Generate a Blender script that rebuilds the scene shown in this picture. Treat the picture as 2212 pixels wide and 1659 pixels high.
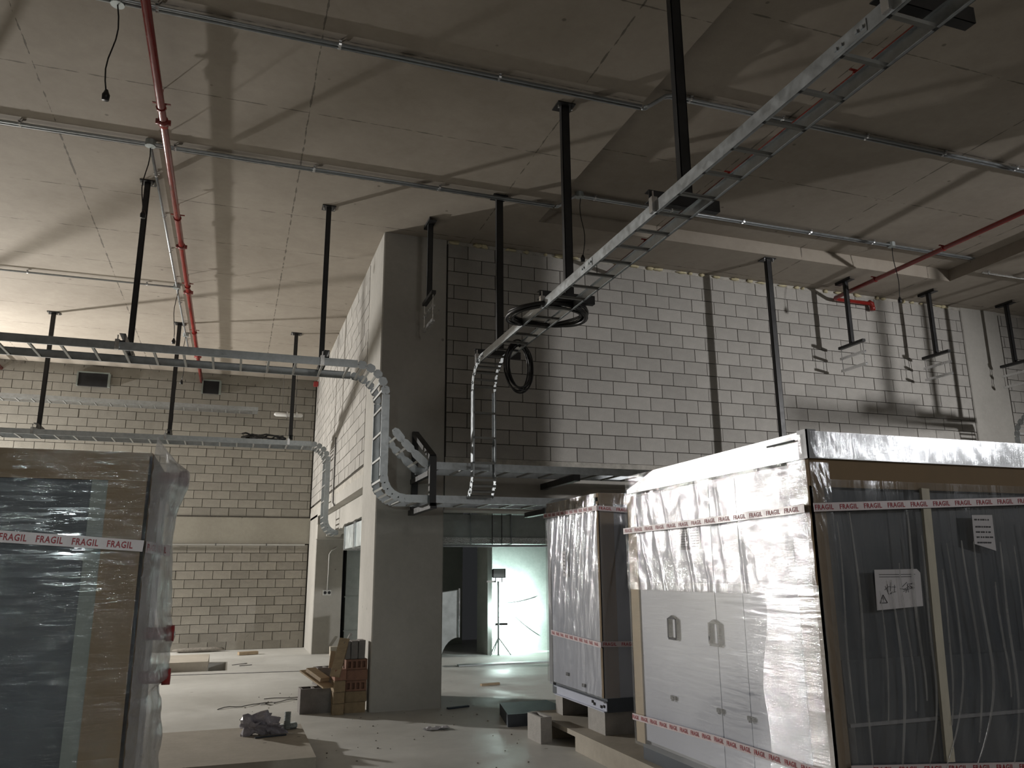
import bpy, math, random
from math import pi, sin, cos, radians
from mathutils import Vector, Matrix, noise as mnoise
random.seed(7)
scene = bpy.context.scene
for o in list(bpy.data.objects):
    bpy.data.objects.remove(o)
COL = scene.collection

# ------------------------------------------------------------------ camera
cam_d = bpy.data.cameras.new('camera'); cam = bpy.data.objects.new('camera', cam_d); COL.objects.link(cam)
cam_d.sensor_fit = 'HORIZONTAL'; cam_d.sensor_width = 36.0; cam_d.lens = 36.0 * 1705.0 / 2212.0; cam_d.clip_start = 0.05
yaw, pit, rol = radians(19.253), radians(13.388), radians(-0.414)
fw = Vector((sin(yaw) * cos(pit), cos(yaw) * cos(pit), sin(pit)))
ri = Vector((cos(yaw), -sin(yaw), 0)); up = ri.cross(fw)
r2 = ri * cos(rol) + up * sin(rol); u2 = -ri * sin(rol) + up * cos(rol)
cam.matrix_world = Matrix(((r2.x, u2.x, -fw.x, 0), (r2.y, u2.y, -fw.y, 0), (r2.z, u2.z, -fw.z, 1.65), (0, 0, 0, 1)))
scene.camera = cam

# ------------------------------------------------------------------ world, lights, exposure
w = bpy.data.worlds.new('world'); scene.world = w; w.use_nodes = True
w.node_tree.nodes['Background'].inputs[0].default_value = (0.05, 0.052, 0.055, 1)
w.node_tree.nodes['Background'].inputs[1].default_value = 0.3
scene.view_settings.view_transform = 'Standard'; scene.view_settings.look = 'None'
scene.view_settings.exposure = 0.18
scene.view_settings.gamma = 1.0
scene.view_settings.use_curve_mapping = False

def area(name, loc, target, power, color, size):
    d = bpy.data.lights.new(name, 'AREA'); d.shape = 'DISK'; d.size = size; d.energy = power; d.color = color
    o = bpy.data.objects.new(name, d); COL.objects.link(o); o.location = loc
    o.rotation_euler = (Vector(target) - Vector(loc)).to_track_quat('-Z', 'Y').to_euler()
    return o
def point(name, loc, power, color, r):
    d = bpy.data.lights.new(name, 'POINT'); d.energy = power; d.color = color; d.shadow_soft_size = r
    o = bpy.data.objects.new(name, d); COL.objects.link(o); o.location = loc
    return o
def spot(name, loc, target, power, color, r, cone, blend):
    d = bpy.data.lights.new(name, 'SPOT'); d.energy = power; d.color = color; d.shadow_soft_size = r; d.spot_size = radians(cone); d.spot_blend = blend
    o = bpy.data.objects.new(name, d); COL.objects.link(o); o.location = loc
    o.rotation_euler = (Vector(target) - Vector(loc)).to_track_quat('-Z', 'Y').to_euler()
    return o
cy = scene.cycles
cy.max_bounces = 6; cy.diffuse_bounces = 3; cy.glossy_bounces = 2; cy.transmission_bounces = 2; cy.transparent_max_bounces = 12
cy.caustics_reflective = False; cy.caustics_refractive = False; cy.sample_clamp_indirect = 6.0
cy.use_adaptive_sampling = True; cy.adaptive_threshold = 0.05; cy.adaptive_min_samples = 16
L2 = (-7.7, 18.6, 3.55)
L1 = (13.6, -0.2, 4.05)
L4 = (5.44, 16.24, 0.78)
L6 = (3.0, -5.4, 5.2)
L3 = (-2.4, -5.2, 2.2)
L5 = (13.5, -4.8, 4.2)
area('floodlight_glow', L2, (0.5, 10.5, 0.3), 1090, (1.0, 0.965, 0.915), 0.32)
spot('floodlight_glow', L1, (8.4, 10.2, 2.0), 2700, (1.0, 0.98, 0.97), 0.13, 74, 1.0)
area('fill_glow', L6, (3.0, 8.0, 3.0), 60, (1.0, 0.97, 0.92), 1.3)  # invented soft fill for the shaded column and wall
area('floodlight_glow', L4, (5.44, 17.0, 0.78), 230, (0.78, 1.0, 0.985), 0.26)
spot('floodlight_glow', L3, (-0.8, 4.0, 1.6), 330, (0.88, 1.0, 0.98), 0.11, 26, 0.8)
spot('floodlight_glow', L5, (4.6, 3.9, 1.5), 400, (0.98, 0.99, 1.0), 0.2, 30, 0.9)

# ------------------------------------------------------------------ materials
def nt(name):
    m = bpy.data.materials.new(name); m.use_nodes = True
    t = m.node_tree; t.nodes.clear()
    out = t.nodes.new('ShaderNodeOutputMaterial')
    return m, t, out
def N(t, typ, **kw):
    n = t.nodes.new(typ)
    for k, v in kw.items():
        if k.startswith('i_'):
            key = k[2:]
            key = int(key) if key.isdigit() else key
            n.inputs[key].default_value = v
        else: setattr(n, k, v)
    return n
def c4(c): return (c[0], c[1], c[2], 1)
def solid(name, col, rough=0.6, metal=0.0, var=0.12, scale=6.0, bump=0.0, spec=0.5, bscale=None, rnd=0.0, stretch=(1, 1, 1), coord='Object'):
    m, t, out = nt(name)
    b = N(t, 'ShaderNodeBsdfPrincipled'); b.inputs['Metallic'].default_value = metal
    b.inputs['Specular IOR Level'].default_value = spec
    tc = N(t, 'ShaderNodeTexCoord'); mp = N(t, 'ShaderNodeMapping'); mp.inputs['Scale'].default_value = stretch
    t.links.new(tc.outputs[coord], mp.inputs[0])
    n1 = N(t, 'ShaderNodeTexNoise', i_Scale=scale, i_Detail=6.0, i_Roughness=0.65); t.links.new(mp.outputs[0], n1.inputs['Vector'])
    r = N(t, 'ShaderNodeMapRange', i_1=0.3, i_2=0.7, i_3=1 - var, i_4=1 + var); t.links.new(n1.outputs[0], r.inputs[0])
    val = r.outputs[0]
    if rnd:
        oi = N(t, 'ShaderNodeObjectInfo'); rr = N(t, 'ShaderNodeMapRange', i_3=1 - rnd, i_4=1 + rnd); t.links.new(oi.outputs['Random'], rr.inputs[0])
        mu = N(t, 'ShaderNodeMath', operation='MULTIPLY'); t.links.new(val, mu.inputs[0]); t.links.new(rr.outputs[0], mu.inputs[1]); val = mu.outputs[0]
    vm = N(t, 'ShaderNodeVectorMath', operation='SCALE'); vm.inputs[0].default_value = col; t.links.new(val, vm.inputs['Scale'])
    t.links.new(vm.outputs[0], b.inputs['Base Color'])
    rm = N(t, 'ShaderNodeMapRange', i_1=0.3, i_2=0.7, i_3=max(0.02, rough - 0.08), i_4=min(1, rough + 0.08)); t.links.new(n1.outputs[0], rm.inputs[0])
    t.links.new(rm.outputs[0], b.inputs['Roughness'])
    if bump:
        n2 = N(t, 'ShaderNodeTexNoise', i_Scale=bscale or scale * 8, i_Detail=4.0); t.links.new(mp.outputs[0], n2.inputs['Vector'])
        bu = N(t, 'ShaderNodeBump', i_Strength=bump, i_Distance=0.01); t.links.new(n2.outputs[0], bu.inputs['Height']); t.links.new(bu.outputs[0], b.inputs['Normal'])
    t.links.new(b.outputs[0], out.inputs[0])
    return m

def concrete(name, cA, cB, rough=0.85, big=0.5, seams=None, gloss_patch=False, spots=True):
    m, t, out = nt(name); b = N(t, 'ShaderNodeBsdfPrincipled')
    b.inputs['Specular IOR Level'].default_value = 0.3
    tc = N(t, 'ShaderNodeTexCoord'); co = tc.outputs['Object']
    n1 = N(t, 'ShaderNodeTexNoise', i_Scale=big, i_Detail=8.0, i_Roughness=0.6, i_Distortion=0.4); t.links.new(co, n1.inputs['Vector'])
    n2 = N(t, 'ShaderNodeTexNoise', i_Scale=big * 14, i_Detail=6.0, i_Roughness=0.7); t.links.new(co, n2.inputs['Vector'])
    ad = N(t, 'ShaderNodeMath', operation='MULTIPLY_ADD'); t.links.new(n2.outputs[0], ad.inputs[0]); ad.inputs[1].default_value = 0.45; t.links.new(n1.outputs[0], ad.inputs[2])
    cr = N(t, 'ShaderNodeMapRange', i_1=0.5, i_2=0.95); t.links.new(ad.outputs[0], cr.inputs[0])
    mx = N(t, 'ShaderNodeMix', data_type='RGBA'); mx.inputs['A'].default_value = c4(cA); mx.inputs['B'].default_value = c4(cB)
    t.links.new(cr.outputs[0], mx.inputs['Factor'])
    colr = mx.outputs['Result']
    masks = []
    if spots:
        vo = N(t, 'ShaderNodeTexVoronoi', i_Scale=2.2); t.links.new(co, vo.inputs['Vector'])
        lt = N(t, 'ShaderNodeMapRange', i_1=0.03, i_2=0.055, i_3=0.55, i_4=1.0); t.links.new(vo.outputs['Distance'], lt.inputs[0]); masks.append(lt.outputs[0])
    if seams:
        sx = N(t, 'ShaderNodeSeparateXYZ'); t.links.new(co, sx.inputs[0])
        for ax, x0, p, wd, dark in seams:
            a = N(t, 'ShaderNodeMath', operation='ADD'); t.links.new(sx.outputs[ax], a.inputs[0]); a.inputs[1].default_value = -x0 + p * 40.5
            nn = N(t, 'ShaderNodeTexNoise', i_Scale=3.0, i_Detail=3.0); t.links.new(co, nn.inputs['Vector'])
            a2 = N(t, 'ShaderNodeMath', operation='MULTIPLY_ADD'); t.links.new(nn.outputs[0], a2.inputs[0]); a2.inputs[1].default_value = 0.02; t.links.new(a.outputs[0], a2.inputs[2])
            mo = N(t, 'ShaderNodeMath', operation='MODULO'); t.links.new(a2.outputs[0], mo.inputs[0]); mo.inputs[1].default_value = p
            su = N(t, 'ShaderNodeMath', operation='SUBTRACT'); t.links.new(mo.outputs[0], su.inputs[0]); su.inputs[1].default_value = p / 2
            ab = N(t, 'ShaderNodeMath', operation='ABSOLUTE'); t.links.new(su.outputs[0], ab.inputs[0])
            n3 = N(t, 'ShaderNodeTexNoise', i_Scale=7.0, i_Detail=3.0); t.links.new(co, n3.inputs['Vector'])
            wv = N(t, 'ShaderNodeMapRange', i_1=0.4, i_2=0.62, i_3=0.0, i_4=wd); t.links.new(n3.outputs[0], wv.inputs[0])
            ls = N(t, 'ShaderNodeMath', operation='LESS_THAN'); t.links.new(ab.outputs[0], ls.inputs[0]); t.links.new(wv.outputs[0], ls.inputs[1])
            mr = N(t, 'ShaderNodeMapRange', i_3=1.0, i_4=dark); t.links.new(ls.outputs[0], mr.inputs[0]); masks.append(mr.outputs[0])
    for mk in masks:
        vm = N(t, 'ShaderNodeVectorMath', operation='SCALE'); t.links.new(colr, vm.inputs[0]); t.links.new(mk, vm.inputs['Scale']); colr = vm.outputs[0]
    t.links.new(colr, b.inputs['Base Color'])
    if gloss_patch:
        rr = N(t, 'ShaderNodeMapRange', i_1=0.42, i_2=0.62, i_3=rough - 0.35, i_4=rough + 0.05); t.links.new(n1.outputs[0], rr.inputs[0]); t.links.new(rr.outputs[0], b.inputs['Roughness'])
    else: b.inputs['Roughness'].default_value = rough
    bu = N(t, 'ShaderNodeBump', i_Strength=0.25, i_Distance=0.01); t.links.new(n2.outputs[0], bu.inputs['Height']); t.links.new(bu.outputs[0], b.inputs['Normal'])
    t.links.new(b.outputs[0], out.inputs[0])
    return m

def film(name, haze=0.10, gloss=0.25, rough=0.12, tint=(1, 1, 1), dist=0.004, stretch=(1, 1, 1), scale=8.0, base=0.12, sparse=None):
    """thin stretch film: mostly see-through, whitish haze, glossy wrinkles"""
    m, t, out = nt(name)
    tc = N(t, 'ShaderNodeTexCoord'); mp = N(t, 'ShaderNodeMapping'); mp.inputs['Scale'].default_value = stretch; t.links.new(tc.outputs['Object'], mp.inputs[0])
    n1 = N(t, 'ShaderNodeTexNoise', i_Scale=scale, i_Detail=7.0, i_Roughness=0.65, i_Distortion=0.6); t.links.new(mp.outputs[0], n1.inputs['Vector'])
    bu = N(t, 'ShaderNodeBump', i_Strength=1.0, i_Distance=dist); t.links.new(n1.outputs[0], bu.inputs['Height'])
    if sparse:
        ms = N(t, 'ShaderNodeMapRange', interpolation_type='SMOOTHSTEP', i_1=sparse[0], i_2=sparse[1]); t.links.new(n1.outputs[0], ms.inputs[0]); t.links.new(ms.outputs[0], bu.inputs['Height'])
    tr = N(t, 'ShaderNodeBsdfTransparent'); tr.inputs[0].default_value = c4(tint)
    gl = N(t, 'ShaderNodeBsdfGlossy'); gl.inputs['Roughness'].default_value = rough; gl.inputs[0].default_value = (0.95, 0.97, 1, 1); t.links.new(bu.outputs[0], gl.inputs['Normal'])
    df = N(t, 'ShaderNodeBsdfDiffuse'); df.inputs[0].default_value = (0.75, 0.76, 0.77, 1); t.links.new(bu.outputs[0], df.inputs['Normal'])
    tl = N(t, 'ShaderNodeBsdfTranslucent'); tl.inputs[0].default_value = (0.75, 0.76, 0.77, 1)
    md = N(t, 'ShaderNodeMixShader', i_0=0.4); t.links.new(df.outputs[0], md.inputs[1]); t.links.new(tl.outputs[0], md.inputs[2])
    mh = N(t, 'ShaderNodeMixShader'); t.links.new(tr.outputs[0], mh.inputs[1]); t.links.new(md.outputs[0], mh.inputs[2])
    n4 = N(t, 'ShaderNodeTexNoise', i_Scale=2.5, i_Detail=4.0); t.links.new(mp.outputs[0], n4.inputs['Vector'])
    hr = N(t, 'ShaderNodeMapRange', i_1=0.3, i_2=0.75, i_3=haze * 0.35, i_4=haze * 1.7); t.links.new(n4.outputs[0], hr.inputs[0]); t.links.new(hr.outputs[0], mh.inputs[0])
    fr = N(t, 'ShaderNodeLayerWeight', i_0=0.25); t.links.new(bu.outputs[0], fr.inputs['Normal'])
    fm = N(t, 'ShaderNodeMath', operation='MULTIPLY_ADD'); t.links.new(fr.outputs['Facing'], fm.inputs[0]); fm.inputs[1].default_value = gloss; fm.inputs[2].default_value = base
    fm.use_clamp = True
    mg = N(t, 'ShaderNodeMixShader'); t.links.new(fm.outputs[0], mg.inputs[0]); t.links.new(mh.outputs[0], mg.inputs[1]); t.links.new(gl.outputs[0], mg.inputs[2])
    t.links.new(mg.outputs[0], out.inputs[0])
    return m

M = {}
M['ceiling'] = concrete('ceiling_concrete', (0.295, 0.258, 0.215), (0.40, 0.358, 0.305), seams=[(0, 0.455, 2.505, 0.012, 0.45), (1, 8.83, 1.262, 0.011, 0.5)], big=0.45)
M['floor'] = concrete('floor_concrete', (0.50, 0.495, 0.465), (0.66, 0.655, 0.62), rough=0.75, big=0.35, gloss_patch=True)
M['concrete'] = concrete('column_concrete', (0.37, 0.355, 0.325), (0.48, 0.465, 0.43), big=0.9)
M['plinth'] = concrete('plinth_concrete', (0.37, 0.335, 0.28), (0.50, 0.46, 0.395), big=1.3)
M['backroom'] = concrete('damp_concrete', (0.29, 0.32, 0.29), (0.47, 0.49, 0.45), big=1.1)
M['beam_tan'] = concrete('tan_concrete', (0.31, 0.29, 0.245), (0.40, 0.38, 0.325), big=1.0)
M['block'] = solid('concrete_block', (0.40, 0.385, 0.36), 0.92, var=0.10, scale=5, bump=0.35, bscale=70, rnd=0.10, spec=0.2)
M['block_tan'] = solid('tan_concrete_block', (0.31, 0.293, 0.255), 0.92, var=0.10, scale=5, bump=0.35, bscale=70, rnd=0.12, spec=0.2)
M['mortar'] = solid('recessed_mortar', (0.085, 0.078, 0.068), 0.95, var=0.25, scale=14, spec=0.1)
M['mortar_light'] = solid('mortar_bed', (0.44, 0.42, 0.38), 0.95, var=0.25, scale=9, bump=0.4, spec=0.2)
M['galv'] = solid('galvanised_steel', (0.44, 0.47, 0.49), 0.40, 0.8, var=0.14, scale=16)
M['galv_dull'] = solid('dull_galvanised_steel', (0.42, 0.46, 0.46), 0.5, 0.6, var=0.12, scale=20)
M['rung'] = solid('shaded_rung_steel', (0.27, 0.275, 0.265), 0.55, 0.4, var=0.12, scale=20)  # darkened base colour stands in for the unlit undersides of the rungs
M['zinc'] = solid('bright_zinc', (0.75, 0.76, 0.77), 0.25, 0.9, var=0.08)
M['black'] = solid('black_painted_steel', (0.018, 0.018, 0.019), 0.42, 0.0, var=0.2, scale=12)
M['red'] = solid('red_painted_pipe', (0.23, 0.020, 0.016), 0.2, 0.0, var=0.08, scale=5, spec=0.7)
M['redcap'] = solid('red_plastic', (0.42, 0.05, 0.05), 0.4, var=0.1)
M['cable'] = solid('black_rubber_cable', (0.014, 0.014, 0.015), 0.4, var=0.2)
M['cable_grey'] = solid('grey_cable', (0.16, 0.155, 0.15), 0.5, var=0.2)
M['panel_white'] = solid('white_painted_sheet', (0.53, 0.56, 0.655), 0.36, var=0.03, scale=3, spec=0.5)
M['panel_grey'] = solid('grey_painted_sheet', (0.30, 0.31, 0.34), 0.4, var=0.05, scale=3)
M['panel_dark'] = solid('dark_coil_panel', (0.042, 0.054, 0.072), 0.5, var=0.25, scale=4)
M['strip_grey'] = solid('grey_green_strip', (0.22, 0.25, 0.23), 0.5, var=0.08)
M['cardboard'] = solid('brown_cardboard', (0.25, 0.18, 0.11), 0.85, var=0.10, scale=4, stretch=(1, 1, 0.3))
M['cardboard_pale'] = solid('pale_cardboard_edge', (0.52, 0.42, 0.29), 0.85, var=0.10, scale=4)
M['silver'] = solid('silver_foil_sheet', (0.60, 0.61, 0.63), 0.30, 0.35, var=0.06, scale=3, bump=0.15, bscale=9, stretch=(0.4, 0.4, 2))
M['wood'] = solid('raw_timber', (0.35, 0.265, 0.17), 0.75, var=0.22, scale=5, stretch=(1, 6, 6))
M['lath'] = solid('pale_timber_lath', (0.58, 0.55, 0.46), 0.7, var=0.1, scale=5, stretch=(5, 5, 1))
M['brick'] = solid('red_clay_brick', (0.24, 0.13, 0.09), 0.9, var=0.22, scale=9, bump=0.4, rnd=0.2)
M['brick_yellow'] = solid('ochre_clay_brick', (0.29, 0.215, 0.13), 0.9, var=0.25, scale=9, bump=0.4, rnd=0.15)
M['loose_block'] = solid('grey_hollow_block', (0.40, 0.385, 0.365), 0.92, var=0.15, scale=9, bump=0.4)
M['pile_block'] = solid('shaded_hollow_block', (0.21, 0.195, 0.185), 0.92, var=0.15, scale=9, bump=0.4)  # darker copy of the block colour, shade on the pile put into it
M['void'] = solid('dark_void', (0.012, 0.012, 0.013), 0.9, var=0.1)
M['duct'] = solid('galvanised_duct', (0.46, 0.50, 0.50), 0.42, 0.55, var=0.12, scale=7)
M['insul'] = solid('foil_insulation', (0.72, 0.75, 0.76), 0.22, 0.85, var=0.15, scale=40, bump=0.9, bscale=60)
M['tape'] = solid('white_pink_tape', (0.66, 0.58, 0.60), 0.35, var=0.05)
M['ink'] = solid('red_ink', (0.36, 0.015, 0.03), 0.5, var=0.05)
M['ink_black'] = solid('black_ink', (0.03, 0.03, 0.035), 0.6, var=0.05)
M['paper'] = solid('white_paper', (0.60, 0.59, 0.62), 0.7, var=0.06)
M['plastic_white'] = solid('white_plastic', (0.66, 0.66, 0.64), 0.35, var=0.04)
M['foam'] = solid('expanding_foam', (0.58, 0.52, 0.34), 0.9, var=0.2, scale=20)
M['slab_dark'] = solid('dark_blue_grey_board', (0.068, 0.082, 0.102), 0.65, var=0.2)
M['rub'] = solid('stone_grey_rubble', (0.24, 0.22, 0.19), 0.9, var=0.3, scale=20)
M['lens'] = solid('lamp_glass', (0.55, 0.6, 0.6), 0.15, var=0.03)
M['film_l'] = film('film_left_unit', 0.014, 0.15, 0.06, dist=0.0017, stretch=(0.9, 0.9, 9.0), scale=4.5, base=0.09, sparse=(0.45, 0.72))
M['film_tent'] = film('film_loose_tent', 0.44, 0.40, 0.10, dist=0.010, stretch=(1.2, 1.2, 0.7), scale=9.0, base=0.10)
M['film_side'] = film('film_door_side', 0.03, 0.3, 0.08, dist=0.0016, stretch=(1, 0.5, 6.0), scale=6.0, base=0.10)
M['film_crumple'] = film('film_crumpled', 0.09, 0.35, 0.08, dist=0.009, stretch=(1, 1.0, 2.0), scale=7.0, base=0.10)
M['film_front'] = film('film_front_folds', 0.11, 0.35, 0.10, dist=0.004, stretch=(4.0, 1, 0.5), scale=4.0, base=0.06)
M['film_streak'] = film('film_streaked', 0.10, 0.25, 0.07, dist=0.0085, stretch=(1, 0.6, 5.0), scale=8.0, base=0.07)
M['film_fold'] = film('film_fold', 0.42, 0.35, 0.14, dist=0.003, stretch=(3.0, 1, 1.0), scale=6.0, base=0.10)
M['film_mid'] = film('film_middle_unit', 0.10, 0.4, 0.09, dist=0.007, stretch=(1, 2.0, 0.8), scale=6.0, base=0.14)
M['bag'] = solid('crumpled_polythene', (0.42, 0.41, 0.47), 0.25, var=0.25, scale=12, spec=0.7)

# ------------------------------------------------------------------ mesh helpers
def V(*a): return Vector(a)
class MB:
    def __init__(s): s.v = []; s.f = []
    def add(s, vs, fs):
        k = len(s.v); s.v += [tuple(v) for v in vs]; s.f += [tuple(i + k for i in f) for f in fs]; return s
    def box(s, x0, x1, y0, y1, z0, z1):
        return s.add([(x0, y0, z0), (x1, y0, z0), (x1, y1, z0), (x0, y1, z0), (x0, y0, z1), (x1, y0, z1), (x1, y1, z1), (x0, y1, z1)],
                     [(0, 3, 2, 1), (4, 5, 6, 7), (0, 1, 5, 4), (1, 2, 6, 5), (2, 3, 7, 6), (3, 0, 4, 7)])
    def obox(s, c, a, b, n):
        """oriented box: centre c, half vectors a b n"""
        c = Vector(c); P = []
        for k in (-1, 1):
            for (i, j) in ((-1, -1), (1, -1), (1, 1), (-1, 1)): P.append(c + a * i + b * j + n * k)
        return s.add(P, [(0, 3, 2, 1), (4, 5, 6, 7), (0, 1, 5, 4), (1, 2, 6, 5), (2, 3, 7, 6), (3, 0, 4, 7)])
    def bar(s, p, q, wd, ht, side=None):
        p, q = Vector(p), Vector(q); d = (q - p); L = d.length; d = d / L
        side = Vector(side) if side is not None else (d.cross(V(0, 0, 1)) if abs(d.z) < 0.95 else V(1, 0, 0))
        side = (side - d * side.dot(d)).normalized(); n = d.cross(side)
        return s.obox((p + q) / 2, side * wd / 2, n * ht / 2, d * L / 2)
    def tube(s, pts, r, n=8, caps=True, closed=False):
        pts = [Vector(p) for p in pts]; m = len(pts); rings = []
        ref = None
        for i in range(m):
            if closed: d = pts[(i + 1) % m] - pts[i - 1]
            else: d = pts[min(i + 1, m - 1)] - pts[max(i - 1, 0)]
            d.normalize()
            if ref is None: ref = V(0, 0, 1) if abs(d.z) < 0.9 else V(1, 0, 0)
            a = (ref - d * ref.dot(d)); a.normalize(); b = d.cross(a); ref = a
            rr = r[i] if isinstance(r, (list, tuple)) else r
            rings.append([pts[i] + (a * cos(2 * pi * k / n) + b * sin(2 * pi * k / n)) * rr for k in range(n)])
        vs = [v for g in rings for v in g]; fs = []
        for i in range(m if closed else m - 1):
            j = (i + 1) % m
            for k in range(n): fs.append((i * n + k, i * n + (k + 1) % n, j * n + (k + 1) % n, j * n + k))
        if caps and not closed: fs += [tuple(range(n - 1, -1, -1)), tuple(range((m - 1) * n, m * n))]
        return s.add(vs, fs)
    def grid(s, fn, nu, nv):
        vs = [fn(i / nu, j / nv) for j in range(nv + 1) for i in range(nu + 1)]
        fs = [(j * (nu + 1) + i, j * (nu + 1) + i + 1, (j + 1) * (nu + 1) + i + 1, (j + 1) * (nu + 1) + i) for j in range(nv) for i in range(nu)]
        return s.add(vs, fs)
    def prism(s, poly, d):
        """polygon (list of 3d points) extruded by d"""
        n = len(poly); d = Vector(d); P = [Vector(p) for p in poly]
        return s.add(P + [p + d for p in P], [tuple(range(n - 1, -1, -1)), tuple(range(n, 2 * n))] + [(i, (i + 1) % n, n + (i + 1) % n, n + i) for i in range(n)])
    def lump(s, c, rx, ry, rz, seed, n=7, m=5, rough=0.35):
        vs = []; c = Vector(c)
        for j in range(m + 1):
            th = pi * j / m
            for i in range(n):
                ph = 2 * pi * i / n; d = V(sin(th) * cos(ph), sin(th) * sin(ph), cos(th))
                k = 1 + rough * mnoise.noise(d * 1.7 + V(seed * 3.1, seed * 1.7, seed))
                vs.append(c + V(d.x * rx * k, d.y * ry * k, d.z * rz * k))
        fs = [(j * n + i, (j + 1) * n + i, (j + 1) * n + (i + 1) % n, j * n + (i + 1) % n) for j in range(m) for i in range(n)]
        return s.add(vs, fs)
    def mesh(s, name, mat, off=(0, 0, 0), smooth=False):
        me = bpy.data.meshes.new(name); o = Vector(off)
        me.from_pydata([tuple(Vector(v) - o) for v in s.v], [], s.f); me.update()
        if mat: me.materials.append(mat)
        if smooth:
            for p in me.polygons: p.use_smooth = True
        return me
def wloc(o):
    v = Vector((0, 0, 0))
    while o is not None: v = v + Vector(o.location); o = o.parent
    return v
def put(name, me, parent=None, loc=(0, 0, 0)):
    o = bpy.data.objects.new(name, me); COL.objects.link(o); o.parent = parent; o.location = loc; return o
def obj(name, mb, mat, parent=None, smooth=False, label=None):
    """one mesh object, geometry given in world coordinates"""
    off = wloc(parent) if parent else Vector((0, 0, 0))
    o = put(name, mb.mesh(name, M[mat] if isinstance(mat, str) else mat, off, smooth), parent)
    if label: o['label'] = label
    return o
def tag(o, label=None, cat=None, group=None, kind=None):
    if label: o['label'] = label
    if cat: o['category'] = cat
    if group: o['group'] = group
    if kind: o['kind'] = kind
    return o
def thing(name, label, cat, loc, group=None):
    o = bpy.data.objects.new(name, None); COL.objects.link(o); o.location = loc; o.empty_display_size = 0.1
    return tag(o, label, cat, group)
def struct(name, mb, mat, label=None, cat=None):
    o = obj(name, mb, mat); o['kind'] = 'structure'
    if label: o['label'] = label
    if cat: o['category'] = cat
    return o
# ------------------------------------------------------------------ the room shell
H = 6.28
YW, YB, XS = 10.24, 19.5, 1.71
struct('floor', MB().box(-14, -0.26, -6, 20, -0.3, 0.0).box(0.04, 17, -6, 20, -0.3, 0.0).box(-0.26, 0.04, -6, 15.5, -0.3, 0.0).box(-0.26, 0.04, 16.9, 20, -0.3, 0.0).box(-0.26, 0.04, 15.5, 16.9, -0.35, -0.28), 'floor', 'dusty pale grey cast concrete floor', 'floor')
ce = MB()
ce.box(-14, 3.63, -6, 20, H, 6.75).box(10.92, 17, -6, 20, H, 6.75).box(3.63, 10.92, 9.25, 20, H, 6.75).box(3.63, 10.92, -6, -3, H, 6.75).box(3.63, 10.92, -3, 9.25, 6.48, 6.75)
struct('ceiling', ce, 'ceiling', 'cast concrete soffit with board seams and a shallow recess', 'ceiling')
struct('wall_left', MB().box(-14.2, -14, -6, 20, 0, H), 'concrete', 'concrete wall far to the left, out of view', 'wall')
struct('wall_right', MB().box(17, 17.2, -6, 20, 0, H), 'concrete', 'concrete wall far to the right, out of view', 'wall')
struct('wall_near', MB().box(-14, 17, -6.2, -6, 0, H), 'concrete', 'concrete wall behind the viewer', 'wall')

CAMP = V(0, 0, 1.65)
def block_wall(parent, axis, plane, rows, L, H1, mat, seed, limit=300, depth=0.10):
    """rows: (z0, list of (a0, a1)) along the wall axis; each block is a piece of its own"""
    rnd = random.Random(seed); cache = {}; cells = []
    for z0, spans in rows:
        for a0, a1 in spans: cells.append((a0, a1, z0))
    def cen(c):
        m = (c[0] + c[1]) / 2
        return V(m, plane, c[2] + H1 / 2) if axis == 'x' else V(plane, m, c[2] + H1 / 2)
    cells.sort(key=lambda c: (cen(c) - CAMP).length)
    rest = MB()
    for i, c in enumerate(cells):
        ln = round(c[1] - c[0] - 0.011, 3); h = H1 - 0.011; p = cen(c); pr = rnd.uniform(-0.003, 0.003)
        if ln < 0.03: continue
        b = MB()
        if axis == 'x': b.box(-ln / 2, ln / 2, 0, depth, -h / 2, h / 2); q = p + V(0, pr, 0)
        else: b.box(0, depth, -ln / 2, ln / 2, -h / 2, h / 2); q = p + V(pr, 0, 0)
        if i < limit:
            key = round(ln, 2)
            if key not in cache: cache[key] = b.mesh('block', M[mat])
            put('block', cache[key], parent, q - wloc(parent))
        else: rest.add([Vector(v) + q for v in b.v], b.f)
    if rest.v:
        o = obj('block_courses', rest, mat, parent); o['kind'] = 'stuff'
def course(a0, a1, phase, L):
    """block spans between a0 and a1 with a joint at phase (mod L)"""
    k = math.floor((a0 - phase) / L); out = []
    while phase + k * L < a1 - 0.01:
        s, e = max(a0, phase + k * L), min(a1, phase + (k + 1) * L)
        if e - s > 0.04: out.append((s, e))
        k += 1
    return out

# front block wall above the opening
wf = struct('wall_front', MB().box(2.62, 12.22, YW + 0.02, YW + 0.25, 3.09, 6.235).box(13.15, 17, YW + 0.02, YW + 0.25, 3.09, 6.235), 'mortar', 'grey concrete block wall above the opening, right of the column', 'wall')
RH = 0.2047
rows = []
for k in range(16):
    z1 = 6.228 - k * RH; z0 = z1 - RH
    if z0 < 3.0: break
    ph = 2.92 if k % 2 == 0 else 2.716
    rows.append((z0, course(2.625, 12.215, ph, 0.408) + course(13.155, 17.0, ph + 0.1, 0.408)))
block_wall(wf, 'x', YW, rows, 0.408, RH, 'block', 1)
obj('mortar_bed', MB().box(2.62, 12.22, YW - 0.002, YW + 0.25, 3.04, 3.158), 'mortar_light', wf)
obj('mortar_bed', MB().box(2.62, 17, YW + 0.004, YW + 0.25, 6.226, H - 0.002), 'mortar_light', wf)
rnd = random.Random(5)
for k in range(34):
    x = 2.7 + k * 0.28 + rnd.uniform(-0.1, 0.1)
    if 12.1 < x: break
    b = MB().lump((x, YW - 0.01, 6.252), rnd.uniform(0.03, 0.10), 0.035, rnd.uniform(0.015, 0.032), k, 8, 5, 0.6)
    obj('foam_bead', b, 'foam', wf, True)
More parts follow.
